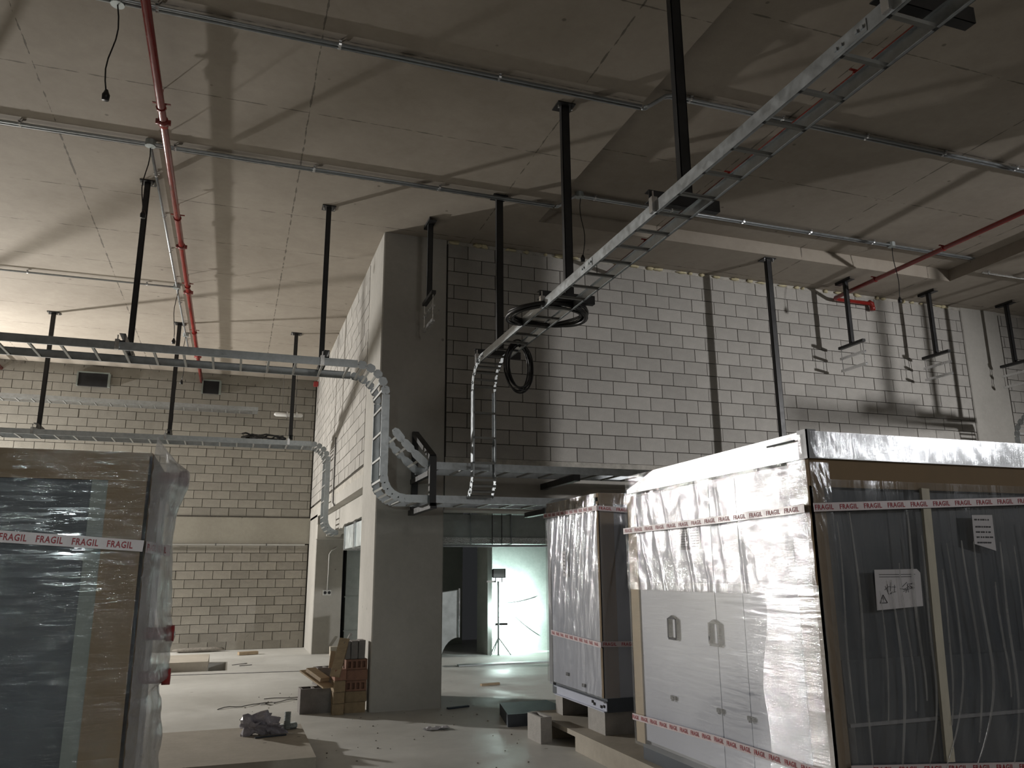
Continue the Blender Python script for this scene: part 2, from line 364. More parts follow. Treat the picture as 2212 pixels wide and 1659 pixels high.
# beam under the front wall, columns
struct('trim_1', MB().box(2.62, 17, YW, YW + 0.5, 2.49, 3.04).add([(2.62, YW, 2.49), (17, YW, 2.49), (17, YW + 0.03, 2.455), (2.62, YW + 0.03, 2.455), (2.62, YW + 0.5, 2.455), (17, YW + 0.5, 2.455), (2.62, YW + 0.5, 2.49), (17, YW + 0.5, 2.49)],
       [(0, 3, 2, 1), (3, 4, 5, 2), (4, 6, 7, 5)]), 'concrete', 'concrete beam carrying the grey block wall over the opening', 'beam')
def column(name, x0, x1, y0, y1, z1, label, mat='concrete'):
    c = 0.015
    poly = [(x0 + c, y0, 0), (x1 - c, y0, 0), (x1, y0 + c, 0), (x1, y1 - c, 0), (x1 - c, y1, 0), (x0 + c, y1, 0), (x0, y1 - c, 0), (x0, y0 + c, 0)]
    o = obj(name, MB().prism(poly, (0, 0, z1)), mat); return tag(o, label, 'column', None, 'structure')
column('column_1', XS, 2.61, YW, 11.42, H, 'broad concrete column in the middle, in shade on its front')
column('column_2', 12.23, 13.14, YW - 0.01, 10.9, H, 'pale concrete column in the block wall at far right')
column('column_3', XS, 2.30, 17.8, 19.45, 2.9, 'concrete column beside the far back wall with a double socket')
column('column_4', 8.30, 9.22, 3.75, 4.68, H, 'concrete column right of the view beside the wrapped unit')

# side block wall running into the depth
ws = struct('wall_side', MB().box(XS + 0.02, XS + 0.2, 11.43, 19.48, 3.09, 6.24), 'mortar', 'pale concrete block wall left of the broad column, running into the depth', 'wall')
rows = []
for k in range(16):
    z1 = 6.25 - k * RH; z0 = z1 - RH
    if z0 < 3.0: break
    rows.append((z0, course(11.44, 19.47, 11.44 + (0.204 if k % 2 else 0.0), 0.408)))
block_wall(ws, 'y', XS, rows, 0.408, RH, 'block', 2)
obj('mortar_bed', MB().box(XS + 0.004, XS + 0.2, 11.43, 19.48, 3.03, 3.14), 'mortar_light', ws)
obj('mortar_bed', MB().box(XS + 0.004, XS + 0.2, 11.43, 19.48, 6.25, H - 0.002), 'mortar_light', ws)
struct('trim_2', MB().box(XS, XS + 0.5, 11.42, 19.5, 2.85, 3.03), 'concrete', 'concrete edge beam under the pale side block wall', 'beam')
rg = [(XS + 0.16, 11.42, 2.85), (XS + 0.16, 11.42, 2.50)]
for k in range(22):
    y = 11.42 + k * 0.27; rg.append((XS + 0.16, y + 0.1, 2.50 + 0.05 * mnoise.noise(V(y * 1.9, 3, 0)) + (0.0 if y < 14.5 else -0.05)))
rg += [(XS + 0.16, 17.4, 2.40), (XS + 0.16, 17.4, 2.85)]
struct('trim_3', MB().prism(rg, (0.3, 0, 0)), 'concrete', 'ragged lower concrete edge set back under the side beam', 'beam')
struct('trim_4', MB().box(XS - 0.02, 2.4, 17.4, 17.8, 2.36, 2.66), 'concrete', 'short concrete lintel stub beside the far column', 'beam')

# far back wall with a concrete band
wb = struct('wall_back', MB().box(-14, 5.2, YB + 0.02, YB + 0.3, 0, H), 'mortar', 'far tan concrete block wall behind the left tray, with a concrete band', 'wall')
RB = 0.1935; rows = []
for k in range(12):
    z0 = 2.305 - (k + 1) * RB
    if z0 < -0.1: break
    rows.append((max(z0, 0.0), course(-14, XS - 0.02, -0.95 + (0.0 if k % 2 == 0 else -0.195), 0.39)))
k = 0; z = 2.94
while z < H - 0.03:
    rows.append((min(z, H - RB), course(-5.9, XS - 0.02, -1.30 + (0.0 if k % 2 == 0 else 0.195), 0.39))); z += RB; k += 1
rows = [(z0, [s for s in sp if s[0] > -5.9]) for z0, sp in rows]
block_wall(wb, 'x', YB, rows, 0.39, RB, 'block_tan', 3)
obj('mortar_courses', MB().box(-14, -5.9, YB, YB + 0.03, 0, H), 'block_tan', wb)
obj('concrete_band', MB().box(-14, XS, YB - 0.015, YB + 0.1, 2.325, 2.92), 'beam_tan', wb)
obj('mortar_bed', MB().box(-14, XS, YB - 0.022, YB + 0.05, 2.92, 2.95), 'mortar', wb)
# back room beyond the opening
struct('wall_back_room', MB().box(5.1, 12.0, 16.6, 17.0, 0, H).box(5.1, 5.2, 16.24, 16.6, 0, H), 'backroom', 'greenish stained concrete wall lit by the low site lamp', 'wall')  # short left return added to keep the lamp's light off the far column
struct('wall_back_room_left', MB().box(XS + 0.02, 5.3, 18.9, 19.3, 0, H), 'backroom', 'dark concrete wall recessed left of the lit wall', 'wall')
struct('wall_back_room_right', MB().box(12.0, 12.3, 10.8, 17.0, 0, H), 'backroom', 'concrete wall closing the back room on the right', 'wall')
struct('wall_light_blocker', MB().box(3.3, 3.45, 16.3, 18.9, 0, H), 'backroom', 'added light-blocking wall hidden behind the broad column in the back room', 'wall')  # unseen blocker, added to keep the left floodlight out of the back room
# ------------------------------------------------------------------ ladder cable trays
def arc(c, a, b, r, t0, t1, n):
    return [Vector(c) + Vector(a) * r * cos(t0 + (t1 - t0) * i / n) + Vector(b) * r * sin(t0 + (t1 - t0) * i / n) for i in range(n + 1)]
RAILH = 0.09
def tray(name, label, pieces, wv, width, cat='cable tray', group=None, rung_gap=0.30, rung_off=0.15):
    """pieces: list of ('run', p, q) or ('bend', [points]); path lies in the plane of the rungs; wv = lateral unit vector"""
    wv = Vector(wv); root = thing(name, label, cat, pieces[0][1] if pieces[0][0] == 'run' else pieces[0][1][0], group)
    rails = {-1: MB(), 1: MB()}; cache = {}
    def rung(p, t):
        n = wv.cross(t); key = (round(t.x, 2), round(t.y, 2), round(t.z, 2))
        if key not in cache:
            b = MB(); b.obox(n * 0.004, wv * width / 2, t * 0.0125, n * 0.004)
            b.obox(n * 0.011 + t * 0.011, wv * width / 2, t * 0.0015, n * 0.009); b.obox(n * 0.011 - t * 0.011, wv * width / 2, t * 0.0015, n * 0.009)
            cache[key] = b.mesh('rung', M['rung'])
        put('rung', cache[key], root, p - wloc(root))
    for pc in pieces:
        if pc[0] == 'run':
            p, q = Vector(pc[1]), Vector(pc[2]); t = (q - p); L = t.length; t.normalize(); n = wv.cross(t)
            for s in (-1, 1):
                c = (p + q) / 2 + wv * s * width / 2; b = rails[s]
                b.obox(c + n * RAILH / 2, wv * 0.0016, n * RAILH / 2, t * L / 2)
                b.obox(c - wv * s * 0.009 + n * 0.0016, wv * 0.010, n * 0.0016, t * L / 2)
                b.obox(c - wv * s * 0.009 + n * (RAILH - 0.0016), wv * 0.010, n * 0.0016, t * L / 2)
                k = 0
                d = 2.9
                while d < L:                                    # splice plates with bolts
                    b.obox(c + p * 0 + (p - (p + q) / 2) + t * d + n * RAILH / 2 + wv * s * 0.003, wv * 0.002, n * RAILH * 0.36, t * 0.11)
                    for e in (-0.085, -0.05, 0.05, 0.085): b.obox(c + (p - (p + q) / 2) + t * (d + e) + n * RAILH / 2 + wv * s * 0.008, wv * 0.005, n * 0.009, t * 0.009)
                    d += 3.0
            d = rung_off
            while d < L: rung(p + t * d, t); d += rung_gap
        else:
            pts = [Vector(v) for v in pc[1]]
            for i in range(len(pts) - 1):
                p, q = pts[i], pts[i + 1]; t = (q - p); L = t.length; t.normalize(); n = wv.cross(t)
                for s in (-1, 1):
                    b = rails[s]; c = (p + q) / 2 + wv * s * width / 2
                    # articulated link plates: wide in the middle, necked at the joints
                    a0, a1 = -L * 0.56, L * 0.56
                    pl = [c + t * a0 + n * 0.022, c + t * a0 * 0.55 - n * 0.004, c + t * a1 * 0.55 - n * 0.004, c + t * a1 + n * 0.022,
                          c + t * a1 + n * (RAILH - 0.022), c + t * a1 * 0.55 + n * (RAILH + 0.004), c + t * a0 * 0.55 + n * (RAILH + 0.004), c + t * a0 + n * (RAILH - 0.022)]
                    b.prism([v + wv * s * (0.002 if i % 2 else -0.002) for v in pl], wv * 0.003)
                    for e in (a0 * 0.8, a1 * 0.8): b.obox(c + t * e + n * RAILH / 2 + wv * s * 0.006, wv * 0.005, n * 0.008, t * 0.008)
                rung((p + q) / 2, t)
    for s in (-1, 1): obj('side_rail', rails[s], 'galv', root)
    return root

def down_bend(p, t, r, n=5):
    """arc turning from horizontal direction t down to -Z, starting at p"""
    p, t = Vector(p), Vector(t); c = p + V(0, 0, -r)
    return [c + V(0, 0, 1) * r * cos(a) + t * r * sin(a) for a in [pi / 2 * i / n for i in range(n + 1)]]
def out_bend(p, t, r, n=5, part=1.0):
    """arc turning from -Z to horizontal direction t, starting at p"""
    p, t = Vector(p), Vector(t); c = p + t * r
    return [c - t * r * cos(a) - V(0, 0, 1) * r * sin(a) for a in [pi / 2 * part * i / n for i in range(n + 1)]]
X_, Y_, Z_ = V(1, 0, 0), V(0, 1, 0), V(0, 0, 1)
# tray running away from the viewer, right of centre
T1X, T1Z = 2.742, 4.05
b1 = down_bend((T1X, 8.57, T1Z), Y_, 0.28); b2 = out_bend((T1X, 8.85, 2.74), Y_, 0.28, 4, 0.7)
tray('ladder_tray', 'long galvanised ladder tray running from upper right towards the block wall', [('run', (T1X, -0.35, T1Z), (T1X, 8.57, T1Z)), ('bend', b1), ('run', b1[-1], b2[0]), ('bend', b2)], X_, 0.285, rung_off=0.27)
# upper left tray along the room, dropping at the broad column
T2Y = 9.38
b1 = down_bend((1.25, T2Y, 4.0), X_, 0.30); b2 = out_bend((1.55, T2Y, 2.74), X_, 0.30)
tray('ladder_tray', 'galvanised ladder tray at upper left that drops down in front of the broad column', [('run', (-9.2, T2Y, 4.0), (1.25, T2Y, 4.0)), ('bend', b1), ('run', b1[-1], b2[0]), ('bend', b2), ('run', b2[-1], (6.8, T2Y, 2.44))], -Y_, 0.60)
tray('ladder_tray', 'ladder tray stepping down at the column and passing under the block wall', [('bend', [(1.67, T2Y, 3.26), (1.78, T2Y, 3.13), (1.90, T2Y, 3.01), (2.09, T2Y, 2.835)]), ('run', (2.09, T2Y, 2.835), (6.8, T2Y, 2.835))], -Y_, 0.58)
# lower left tray further back
T3Y = 15.60
b1 = down_bend((1.30, T3Y, 4.01), X_, 0.28); b2 = out_bend((1.58, T3Y, 2.62), X_, 0.28)
tray('ladder_tray', 'ladder tray behind the left wrapped unit, bending down at the side wall', [('run', (-9.2, T3Y, 4.01), (1.30, T3Y, 4.01)), ('bend', b1), ('run', b1[-1], b2[0]), ('bend', b2)], -Y_, 0.54)
tray('ladder_tray', 'pale ladder tray close to the far tan block wall', [('run', (-9.2, 19.0, 5.30), (0.35, 19.0, 5.30))], -Y_, 0.42)
T7X = 12.15
b1 = down_bend((T7X, 9.0, 4.02), Y_, 0.28)
tray('ladder_tray', 'ladder tray right of the view that throws a shadow on the block wall', [('run', (T7X, 2.9, 4.02), (T7X, 9.0, 4.02)), ('bend', b1), ('run', b1[-1], (T7X, 9.28, 3.3))], X_, 0.32)

# ------------------------------------------------------------------ hangers
def hanger(label, x, y, zt, zb, sz, plate=0.17, cross=None, cz=None, clamps=(), group=None):
    r = thing('tray_hanger', label, 'hanger', (x, y, zt), group)
    b = MB(); h = sz / 2; t = 0.006       # C-channel post, open towards +Y
    b.box(x - h, x + h, y - h, y - h + t, zb, zt - 0.008); b.box(x - h, x - h + t, y - h, y + h * 0.5, zb, zt - 0.008); b.box(x + h - t, x + h, y - h, y + h * 0.5, zb, zt - 0.008)
    obj('post', b, 'black', r)
    b = MB().box(x - plate / 2, x + plate / 2, y - plate * 0.45, y + plate * 0.45, zt - 0.012, zt)
    obj('top_plate', b, 'black', r)
    for sx in (-1, 1):
        obj('anchor_bolt', MB().tube([(x + sx * plate * 0.38, y - plate * 0.2, zt - 0.012), (x + sx * plate * 0.38, y - plate * 0.2, zt - 0.05)], 0.010, 6), 'zinc', r)
    if cross:
        (p, q) = cross; b = MB(); p, q = Vector(p), Vector(q)
        d = (q - p).normalized(); sd = d.cross(Z_)
        b.obox((p + q) / 2 + sd * 0.028, d * (q - p).length / 2, Z_ * 0.042, sd * 0.003); b.obox((p + q) / 2 + Z_ * 0.039, d * (q - p).length / 2, sd * 0.03, Z_ * 0.003); b.obox((p + q) / 2 - Z_ * 0.039, d * (q - p).length / 2, sd * 0.03, Z_ * 0.003)
        obj('cross_arm', b, 'black', r)
    for c in clamps:
        c = Vector(c); b = MB().box(c.x - 0.022, c.x + 0.022, c.y - 0.022, c.y + 0.022, c.z - 0.005, c.z + 0.11).tube([c + V(0, 0, 0.1), c + V(0, 0, 0.16)], 0.007, 6)
        obj('rail_clamp', b, 'zinc', r)
    return r
ord1 = ['nearest', 'second', 'third', 'last, beside the wall']
for i, y in enumerate((2.38, 4.5, 6.62, 8.74)):
    zc = H if not (3.63 < 2.89) else 6.48
    hanger('black steel hanger of the long right tray, %s' % (('nearest the viewer', 'second from the viewer', 'third, beside the wide cable coil', 'last before the block wall')[i]),
           2.895, y, H, 4.16, 0.082, 0.19, ((2.575, y - 0.02, 4.20), (3.15, y - 0.02, 4.20)), clamps=((2.592, y - 0.075, 4.06),), group='hangers of the long right tray')
for i, x in enumerate((-5.60, -3.44, -1.27, 0.885)):
    hanger('black steel hanger carrying the upper left tray, %s' % (('far out on the left', 'just out of view on the left', 'the left one in view', 'the one beside the column')[i]),
           x, 9.71, H, 4.10, 0.062, 0.17, ((x, 9.05, 4.133), (x, 9.95, 4.133)), clamps=((x - 0.045, 9.07, 4.0),), group='hangers of the upper left tray')
for i, x in enumerate((-5.45, -3.34, -1.23, 0.915)):
    hanger('slim black hanger of the lower left tray, %s' % (('out of view on the left', 'leftmost in view', 'beside the red pipe', 'nearest the side wall')[i]),
           x, 15.58, H, 4.12, 0.07, 0.20, ((x, 15.3, 4.16), (x, 15.88, 4.16)), clamps=((x - 0.045, 15.335, 4.02),), group='hangers of the lower left tray')
for i, y in enumerate((4.5, 6.62, 8.74)):
    hanger('black hanger of the tray right of the view, %s' % (('nearest', 'middle', 'farthest')[i]), T7X, y, H, 4.13, 0.08, 0.19, ((T7X - 0.29, y, 4.17), (T7X + 0.29, y, 4.17)), group='hangers right of the view')
hanger('tall black post in front of the block wall, ending behind the big wrapped unit', 7.44, 9.41, H, 2.7, 0.085, 0.2, ((7.44, 9.15, 2.79), (7.44, 10.0, 2.79)))
def trapeze(label, x, y, zc, group='trapeze hangers along the block wall'):
    r = thing('trapeze_hanger', label, 'hanger', (x, y, H), group); h = 0.034
    obj('post', MB().box(x - h, x + h, y - h, y - h + 0.006, zc, H - 0.01).box(x - h, x - h + 0.006, y - h, y + h * 0.5, zc, H - 0.01).box(x + h - 0.006, x + h, y - h, y + h * 0.5, zc, H - 0.01), 'black', r)
    obj('top_plate', MB().box(x - 0.05, x + 0.05, y - 0.17, y + 0.17, H - 0.045, H - 0.038).box(x - 0.05, x - 0.044, y - 0.17, y + 0.17, H - 0.045, H), 'black', r)
    obj('cross_arm', MB().box(x - 0.03, x + 0.03, y - 0.27, y + 0.27, zc - 0.045, zc), 'black', r)
    for sy in (-1, 1): obj('threaded_rod', MB().tube([(x, y + sy * 0.24, zc - 0.045), (x, y + sy * 0.24, zc - 0.42)], 0.006, 6), 'zinc', r)
    for dz in (0.20, 0.40): obj('strut_bar', MB().box(x - 0.02, x + 0.02, y - 0.27, y + 0.27, zc - dz - 0.022, zc - dz).box(x - 0.02, x - 0.017, y - 0.27, y + 0.27, zc - dz, zc - dz + 0.018).box(x + 0.017, x + 0.02, y - 0.27, y + 0.27, zc - dz, zc - dz + 0.018), 'zinc', r)
    return r
trapeze('black trapeze hanger with silver bars, left of the three on the right block wall', 9.21, 9.75, 5.20)
trapeze('black trapeze hanger with silver bars, middle of the three on the right block wall', 10.98, 9.76, 5.18)
trapeze('black trapeze hanger with silver bars, rightmost, before the pale column', 12.80, 9.78, 5.18)
trapeze('black trapeze hanger with silver bars in front of the shaded column', 2.24, 9.73, 5.21)
# bracket frame on the column and bars under the trays
r = thing('tray_bracket', 'black steel bracket frame on the column holding the two lower trays', 'bracket', (2.22, 10.2, 2.45))
obj('upright', MB().box(2.16, 2.24, 10.18, 10.235, 2.45, 3.47), 'black', r); obj('upright', MB().box(2.12, 2.20, 9.00, 9.06, 2.40, 2.98), 'black', r)
obj('diagonal_arm', MB().bar((2.20, 10.2, 3.44), (2.16, 9.03, 2.97), 0.08, 0.06), 'black', r)
obj('lower_arm', MB().box(2.13, 2.21, 9.00, 10.235, 2.37, 2.435), 'black', r)
obj('middle_arm', MB().box(2.14, 2.20, 9.06, 10.2, 2.77, 2.83), 'black', r)
r = tag(obj('tray_bracket', MB().box(3.98, 4.06, 9.06, 10.235, 2.75, 2.83), 'black'), 'black steel arm under the upper of the two trays, above the middle unit', 'bracket')
r = tag(obj('tray_bracket', MB().box(3.74, 3.82, 9.06, 10.235, 2.37, 2.435), 'black'), 'black steel arm under the lower of the two trays, above the middle unit', 'bracket')

# ------------------------------------------------------------------ conduits, pipes, hanging cables
def clamped_pipe(name, label, cat, pts, r, mat, clamps=(), cmat='zinc', ceil=H - 0.003, n=10, group=None, up=True):
    t = thing(name, label, cat, pts[0], group)
    obj('tube', MB().tube(pts, r, n), mat, t, True)
    for c in clamps:
        c, d = Vector(c[0]), Vector(c[1]).normalized()
        b = MB().tube([c - d * 0.012, c + d * 0.012], r * 1.3, 8)
        sd = d.cross(Z_)
        b.obox(c + Z_ * (r + 0.006), sd * (r * 2.2), d * 0.012, Z_ * 0.004)
        if up: b.tube([c + Z_ * r, (c.x, c.y, ceil)], 0.006, 6)
        obj('pipe_clamp', b, cmat, t)
    return t
def xrun(x0, x1, y, z, step): 
    out = []; x = x0
    while x < x1: out.append(((x, y, z), X_)); x += step
    return out
zc, zr = H - 0.045, 6.48 - 0.045
def conduit_pair(y, label, x0, x1):
    for k, dy in enumerate((-0.022, 0.022)):
        yy = y + dy; wh = 'nearer' if k == 0 else 'farther'
        clamped_pipe('conduit', label % (wh, 'left length'), 'conduit', [(x0, yy, zc), (3.615, yy, zc)], 0.0155, 'galv', xrun(x0 + 0.6, 3.4, yy, zc, 1.5), group='paired conduits under the ceiling')
        clamped_pipe('conduit', label % (wh, 'right length in the recess'), 'conduit', [(3.64, yy, zc), (3.68, yy, zc + 0.01), (3.90, yy, zr - 0.02), (3.97, yy, zr), (x1, yy, zr)], 0.0155, 'galv', xrun(4.2, x1, yy, zr, 1.15), ceil=6.477, group='paired conduits under the ceiling')
conduit_pair(6.32, '%s tube of the topmost ceiling conduit pair, %s', -9.0, 10.8)
conduit_pair(8.67, '%s tube of the second ceiling conduit pair, %s', -9.0, 10.8)
clamped_pipe('conduit', 'thin conduit on the far left ceiling ending at the red pipe', 'conduit', [(-9, 13.36, zc), (-1.14, 13.36, zc)], 0.0155, 'galv', xrun(-8.4, -1.3, 13.36, zc, 1.7))
clamped_pipe('conduit', 'thin conduit running alongside the red pipe towards the far wall', 'conduit', [(-1.15, 8.72, zc), (-1.15, 17.6, zc)], 0.0155, 'galv', [((-1.15, y, zc), Y_) for y in (9.4, 10.6, 11.8, 13.0, 14.2, 15.4, 16.6)])
clamped_pipe('conduit', 'short bright conduit on the ceiling at the right edge', 'conduit', [(10.98, 8.69, zc), (16.5, 8.69, zc)], 0.0165, 'zinc', xrun(11.1, 16, 8.69, zc, 1.3))
for i, (p, cz) in enumerate((((-1.15, 8.66), H), ((-1.15, 13.36), H), ((-1.15, 16.2), H), ((3.98, 8.66), 6.48), ((9.15, 8.66), 6.48), ((-1.2, 6.34), H))):
    b = MB().tube([(p[0], p[1], cz), (p[0], p[1], cz - 0.07)], 0.055, 12)
    tag(obj('junction_box', b, 'galv_dull'), 'round junction box on the ceiling, %s' % (('where the paired conduits meet the red pipe run', 'at the end of the far left conduit', 'farthest along the red pipe', 'at the left edge of the ceiling recess', 'beside the red pipe on the right', 'at the top left corner')[i]), 'junction box', 'ceiling junction boxes')
lampspots = [((-1.20, 6.34), 5.38, 'at the top left corner', H), ((-1.17, 8.70), 5.43, 'left of the red pipe, above the upper tray', H), ((-1.14, 13.36), 5.33, 'left of the red pipe, behind the upper tray', H),
             ((-1.15, 16.2), 5.30, 'farthest along the red pipe', H), ((4.02, 8.68), 5.58, 'left of the long right tray, over the wall top', 6.48), ((9.20, 8.68), 5.58, 'below the red pipe on the right', 6.48)]
for i, (p, z, wh, cz) in enumerate(lampspots):
    r = thing('hanging_lampholder', 'black lampholder hanging on its cable, %s' % wh, 'lampholder', (p[0], p[1], cz - 0.05), 'bare lampholders on cables')
    pts = [(p[0] + 0.022 * sin(k * 0.8 + i), p[1] + 0.03 * sin(k * 0.7), cz - 0.06 - (cz - 0.06 - z) * k / 8) for k in range(9)]
    obj('cable', MB().tube(pts, 0.006, 6), 'cable', r, True)
    q = Vector(pts[-1]); obj('socket', MB().tube([q + V(0, 0, 0.03), q + V(0, 0, 0.0), q - V(0, 0, 0.015), q - V(0, 0, 0.06)], [0.012, 0.022, 0.03, 0.027], 10), 'cable', r, True)
RP = 6.08
t = clamped_pipe('red_pipe', 'red sprinkler pipe running along the left ceiling to the far wall', 'pipe', [(-0.95, -2, RP), (-0.95, 19.5, RP)], 0.038, 'red', [((-0.95, y, RP), Y_) for y in (5.0, 7.6, 10.2, 12.8, 15.4, 18.0)], cmat='red')
for y in (7.87, 11.16, 13.1, 17.2):
    obj('pipe_tee', MB().tube([(-0.95, y - 0.06, RP), (-0.95, y + 0.06, RP)], 0.048, 10).tube([(-0.95, y, RP), (-0.88, y, RP)], 0.03, 8).tube([(-0.95, y, RP), (-1.02, y, RP)], 0.03, 8), 'red', t, True)
t = clamped_pipe('red_pipe', 'red sprinkler pipe crossing the ceiling recess on the right', 'pipe', [(9.30, -2, 6.1), (9.30, 10.09, 6.1), (9.34, 10.14, 6.1), (9.42, 10.155, 6.1), (10.08, 10.155, 6.1)], 0.034, 'red', [((9.30, y, 6.1), Y_) for y in (3.0, 5.5, 7.9, 9.2)], cmat='red', up=False)
obj('pipe_elbow', MB().tube([(10.06, 10.155, 6.12), (10.12, 10.155, 6.1), (10.13, 10.155, 6.03), (10.13, 10.155, 5.98)], 0.046, 10), 'red', t, True)
t = clamped_pipe('red_pipe', 'dark red pipe half hidden above the long right tray', 'pipe', [(5.13, -2, 6.08), (5.13, 10.22, 6.08)], 0.034, 'red', [((5.13, y, 6.08), Y_) for y in (3.0, 5.0, 7.0, 9.0)], cmat='red', up=False)
clamped_pipe('red_pipe', 'short red pipe end at the far left near the block wall', 'pipe', [(-5.05, 15.0, RP), (-5.05, 19.5, RP)], 0.036, 'red', [((-5.05, y, RP), Y_) for y in (16.5, 18.5)], cmat='red')
clamped_pipe('white_conduit', 'white conduit along the concrete band of the far wall', 'conduit', [(-14, YB - 0.06, 2.30), (XS - 0.1, YB - 0.06, 2.30)], 0.02, 'plastic_white', [((x, YB - 0.06, 2.30), X_) for x in (-0.35, 0.75, -1.4)], cmat='cable_grey', up=False)
# cable coils on the long tray
def coil(name, label, c, a, b, n, r, seed, mat='cable'):
    rn = random.Random(seed); root = thing(name, label, 'cable coil', c); c, a, b = Vector(c), Vector(a), Vector(b); nn = a.cross(b).normalized()
    for k in range(n):
        off = V(rn.uniform(-1, 1), rn.uniform(-1, 1), rn.uniform(-1, 1)) * 0.028; s = rn.uniform(0.86, 1.03); ph = rn.uniform(0, 6)
        pts = [c + off + a * s * cos(2 * pi * i / 36) + b * s * sin(2 * pi * i / 36) + nn * 0.02 * sin(4 * pi * i / 36 + ph) for i in range(36)]
        obj('cable_turn', MB().tube(pts, r * rn.uniform(0.8, 1.15), 6, closed=True), mat, root, True)
    return root
coil('cable_coil', 'black cable coil hanging upright from the long right tray', (2.86, 7.95, 3.86), (0.155, 0, 0), (0.0, 0.03, 0.295), 7, 0.009, 3)
r = coil('cable_coil', 'wide black cable coil lying across the long right tray', (2.76, 6.85, 4.09), (0.375, -0.06, 0.0), (0.05, 0.34, 0.0), 6, 0.016, 4)
r = thing('cable_bundle', 'loose black cable scraps lying on the lower left tray', 'cable', (0.4, 15.45, 4.12))
for k in range(5):
    rn = random.Random(k); pts = [(0.0 + 0.75 * i / 9 + rn.uniform(0, .12), 15.4 + 0.08 * sin(i * 1.1 + k), 4.125 + 0.02 * k * abs(sin(i * 0.8 + k))) for i in range(10)]
    obj('cable', MB().tube(pts, 0.016, 6), 'cable', r, True)
# ------------------------------------------------------------------ FRAGIL tape
def word_mesh(txt):
    cu = bpy.data.curves.new('word', 'FONT'); cu.body = txt; cu.size = 1.0; cu.extrude = 0.0; cu.offset = 0.02; cu.resolution_u = 2; cu.space_character = 1.12
    o = bpy.data.objects.new('word', cu); COL.objects.link(o)
    bpy.context.view_layer.update()
    me = bpy.data.meshes.new_from_object(o.evaluated_get(bpy.context.evaluated_depsgraph_get()))
    bpy.data.objects.remove(o)
    xs = [v.co.x for v in me.vertices]; ys = [v.co.y for v in me.vertices]
    x0, x1, y0, y1 = min(xs), max(xs), min(ys), max(ys)
    for v in me.vertices: v.co = ((v.co.x - (x0 + x1) / 2) / (x1 - x0), (v.co.y - (y0 + y1) / 2) / (y1 - y0), 0)
    me.name = 'lettering'; me.materials.clear(); me.materials.append(M['ink']); return me
WORD = word_mesh('FRAGIL')
def tape(parent, pts, nrm, pitch, ww, wh=0.030, h=0.05, first=0.03, label=None, text=True, skip=0.0):
    """strip of tape along pts (world), facing nrm; words sit on it"""
    pts = [Vector(p) for p in pts]; nrm = Vector(nrm).normalized(); b = MB(); L = 0; segs = []
    for i in range(len(pts) - 1):
        p, q = pts[i], pts[i + 1]; d = q - p; l = d.length; d = d / l; v = nrm.cross(d)
        if v.z < 0: v = -v
        b.obox((p + q) / 2, d * l / 2, v * h / 2, nrm * 0.0008); segs.append((L, l, p, d, v)); L += l
    o = obj('tape', b, 'tape', parent, label=label or 'white and pink tape printed in red')
    off = wloc(parent)
    if text:
        s = first + ww / 2
        while s < L - ww / 2:
            for (l0, l, p, d, v) in segs:
                if l0 <= s < l0 + l: break
            dd = d if d.cross(v).dot(nrm) > 0 else -d
            c = p + d * (s - l0) + nrm * 0.0022 - off
            wo = put('lettering', WORD, o)
            wo.matrix_local = Matrix(((dd.x * ww, v.x * wh, nrm.x, c.x), (dd.y * ww, v.y * wh, nrm.y, c.y), (dd.z * ww, v.z * wh, nrm.z, c.z), (0, 0, 0, 1)))
            s += pitch
    return o
def sheet(name, parent, o, u, v, nu, nv, disp, mat, label=None):
    o, u, v = Vector(o), Vector(u), Vector(v); n = u.cross(v).normalized()
    b = MB().grid(lambda a, c: o + u * a + v * c + n * disp(a * u.length, c * v.length), nu, nv)
    return obj(name, b, mat, parent, True, label)
def ridge(x): return (1 - abs(x)) ** 3
FR, FL = V(0, -1, 0), V(-1, 0, 0)

# ------------------------------------------------------------------ left wrapped unit
m1 = thing('wrapped_unit', 'film-wrapped dark unit with cardboard edges at the left edge of the photo', 'wrapped unit', (-1.35, 4.6, 0.0), 'wrapped equipment units')
XR, YF = -0.378, 4.0
obj('body', MB().box(-2.4, XR - 0.03, YF + 0.03, 5.2, 0.22, 2.13), 'panel_dark', m1)
obj('skid', MB().box(-2.4, XR, 4.05, 4.25, 0, 0.22).box(-2.4, XR, 4.95, 5.15, 0, 0.22), 'wood', m1)
obj('top_cardboard', MB().box(-2.4, XR, YF, 5.2, 2.185, 2.20).box(-2.4, XR, YF, YF + 0.012, 2.07, 2.185).box(XR - 0.012, XR, YF, 5.2, 2.07, 2.185), 'cardboard', m1)
obj('corner_cardboard', MB().box(-0.553, XR, YF + 0.002, YF + 0.016, 0.22, 2.07).box(XR - 0.014, XR, YF + 0.002, YF + 0.60, 0.22, 2.07), 'cardboard', m1)
obj('edge_strip', MB().box(-0.62, -0.553, YF + 0.012, YF + 0.03, 0.22, 2.07), 'strip_grey', m1)
obj('side_panel', MB().box(XR - 0.03, XR - 0.016, YF + 0.61, 5.2, 0.22, 2.07), 'panel_grey', m1)
for z in (2.125, 1.37, 1.17):
    st = obj('pipe_stub', MB().tube([(XR - 0.02, 4.36, z), (-0.26, 4.36, z)], 0.03, 12), 'redcap', m1, True)
    obj('cap', MB().tube([(-0.275, 4.36, z), (-0.238, 4.36, z)], 0.038, 12), 'redcap', st, True)
def d_m1(a, c):
    return -0.0 + 0.010 + 0.0003 * mnoise.noise(V(a * 2.2, c * 30, 1.0)) + 0.003 * mnoise.noise(V(a * 3, c * 4, 7.0))
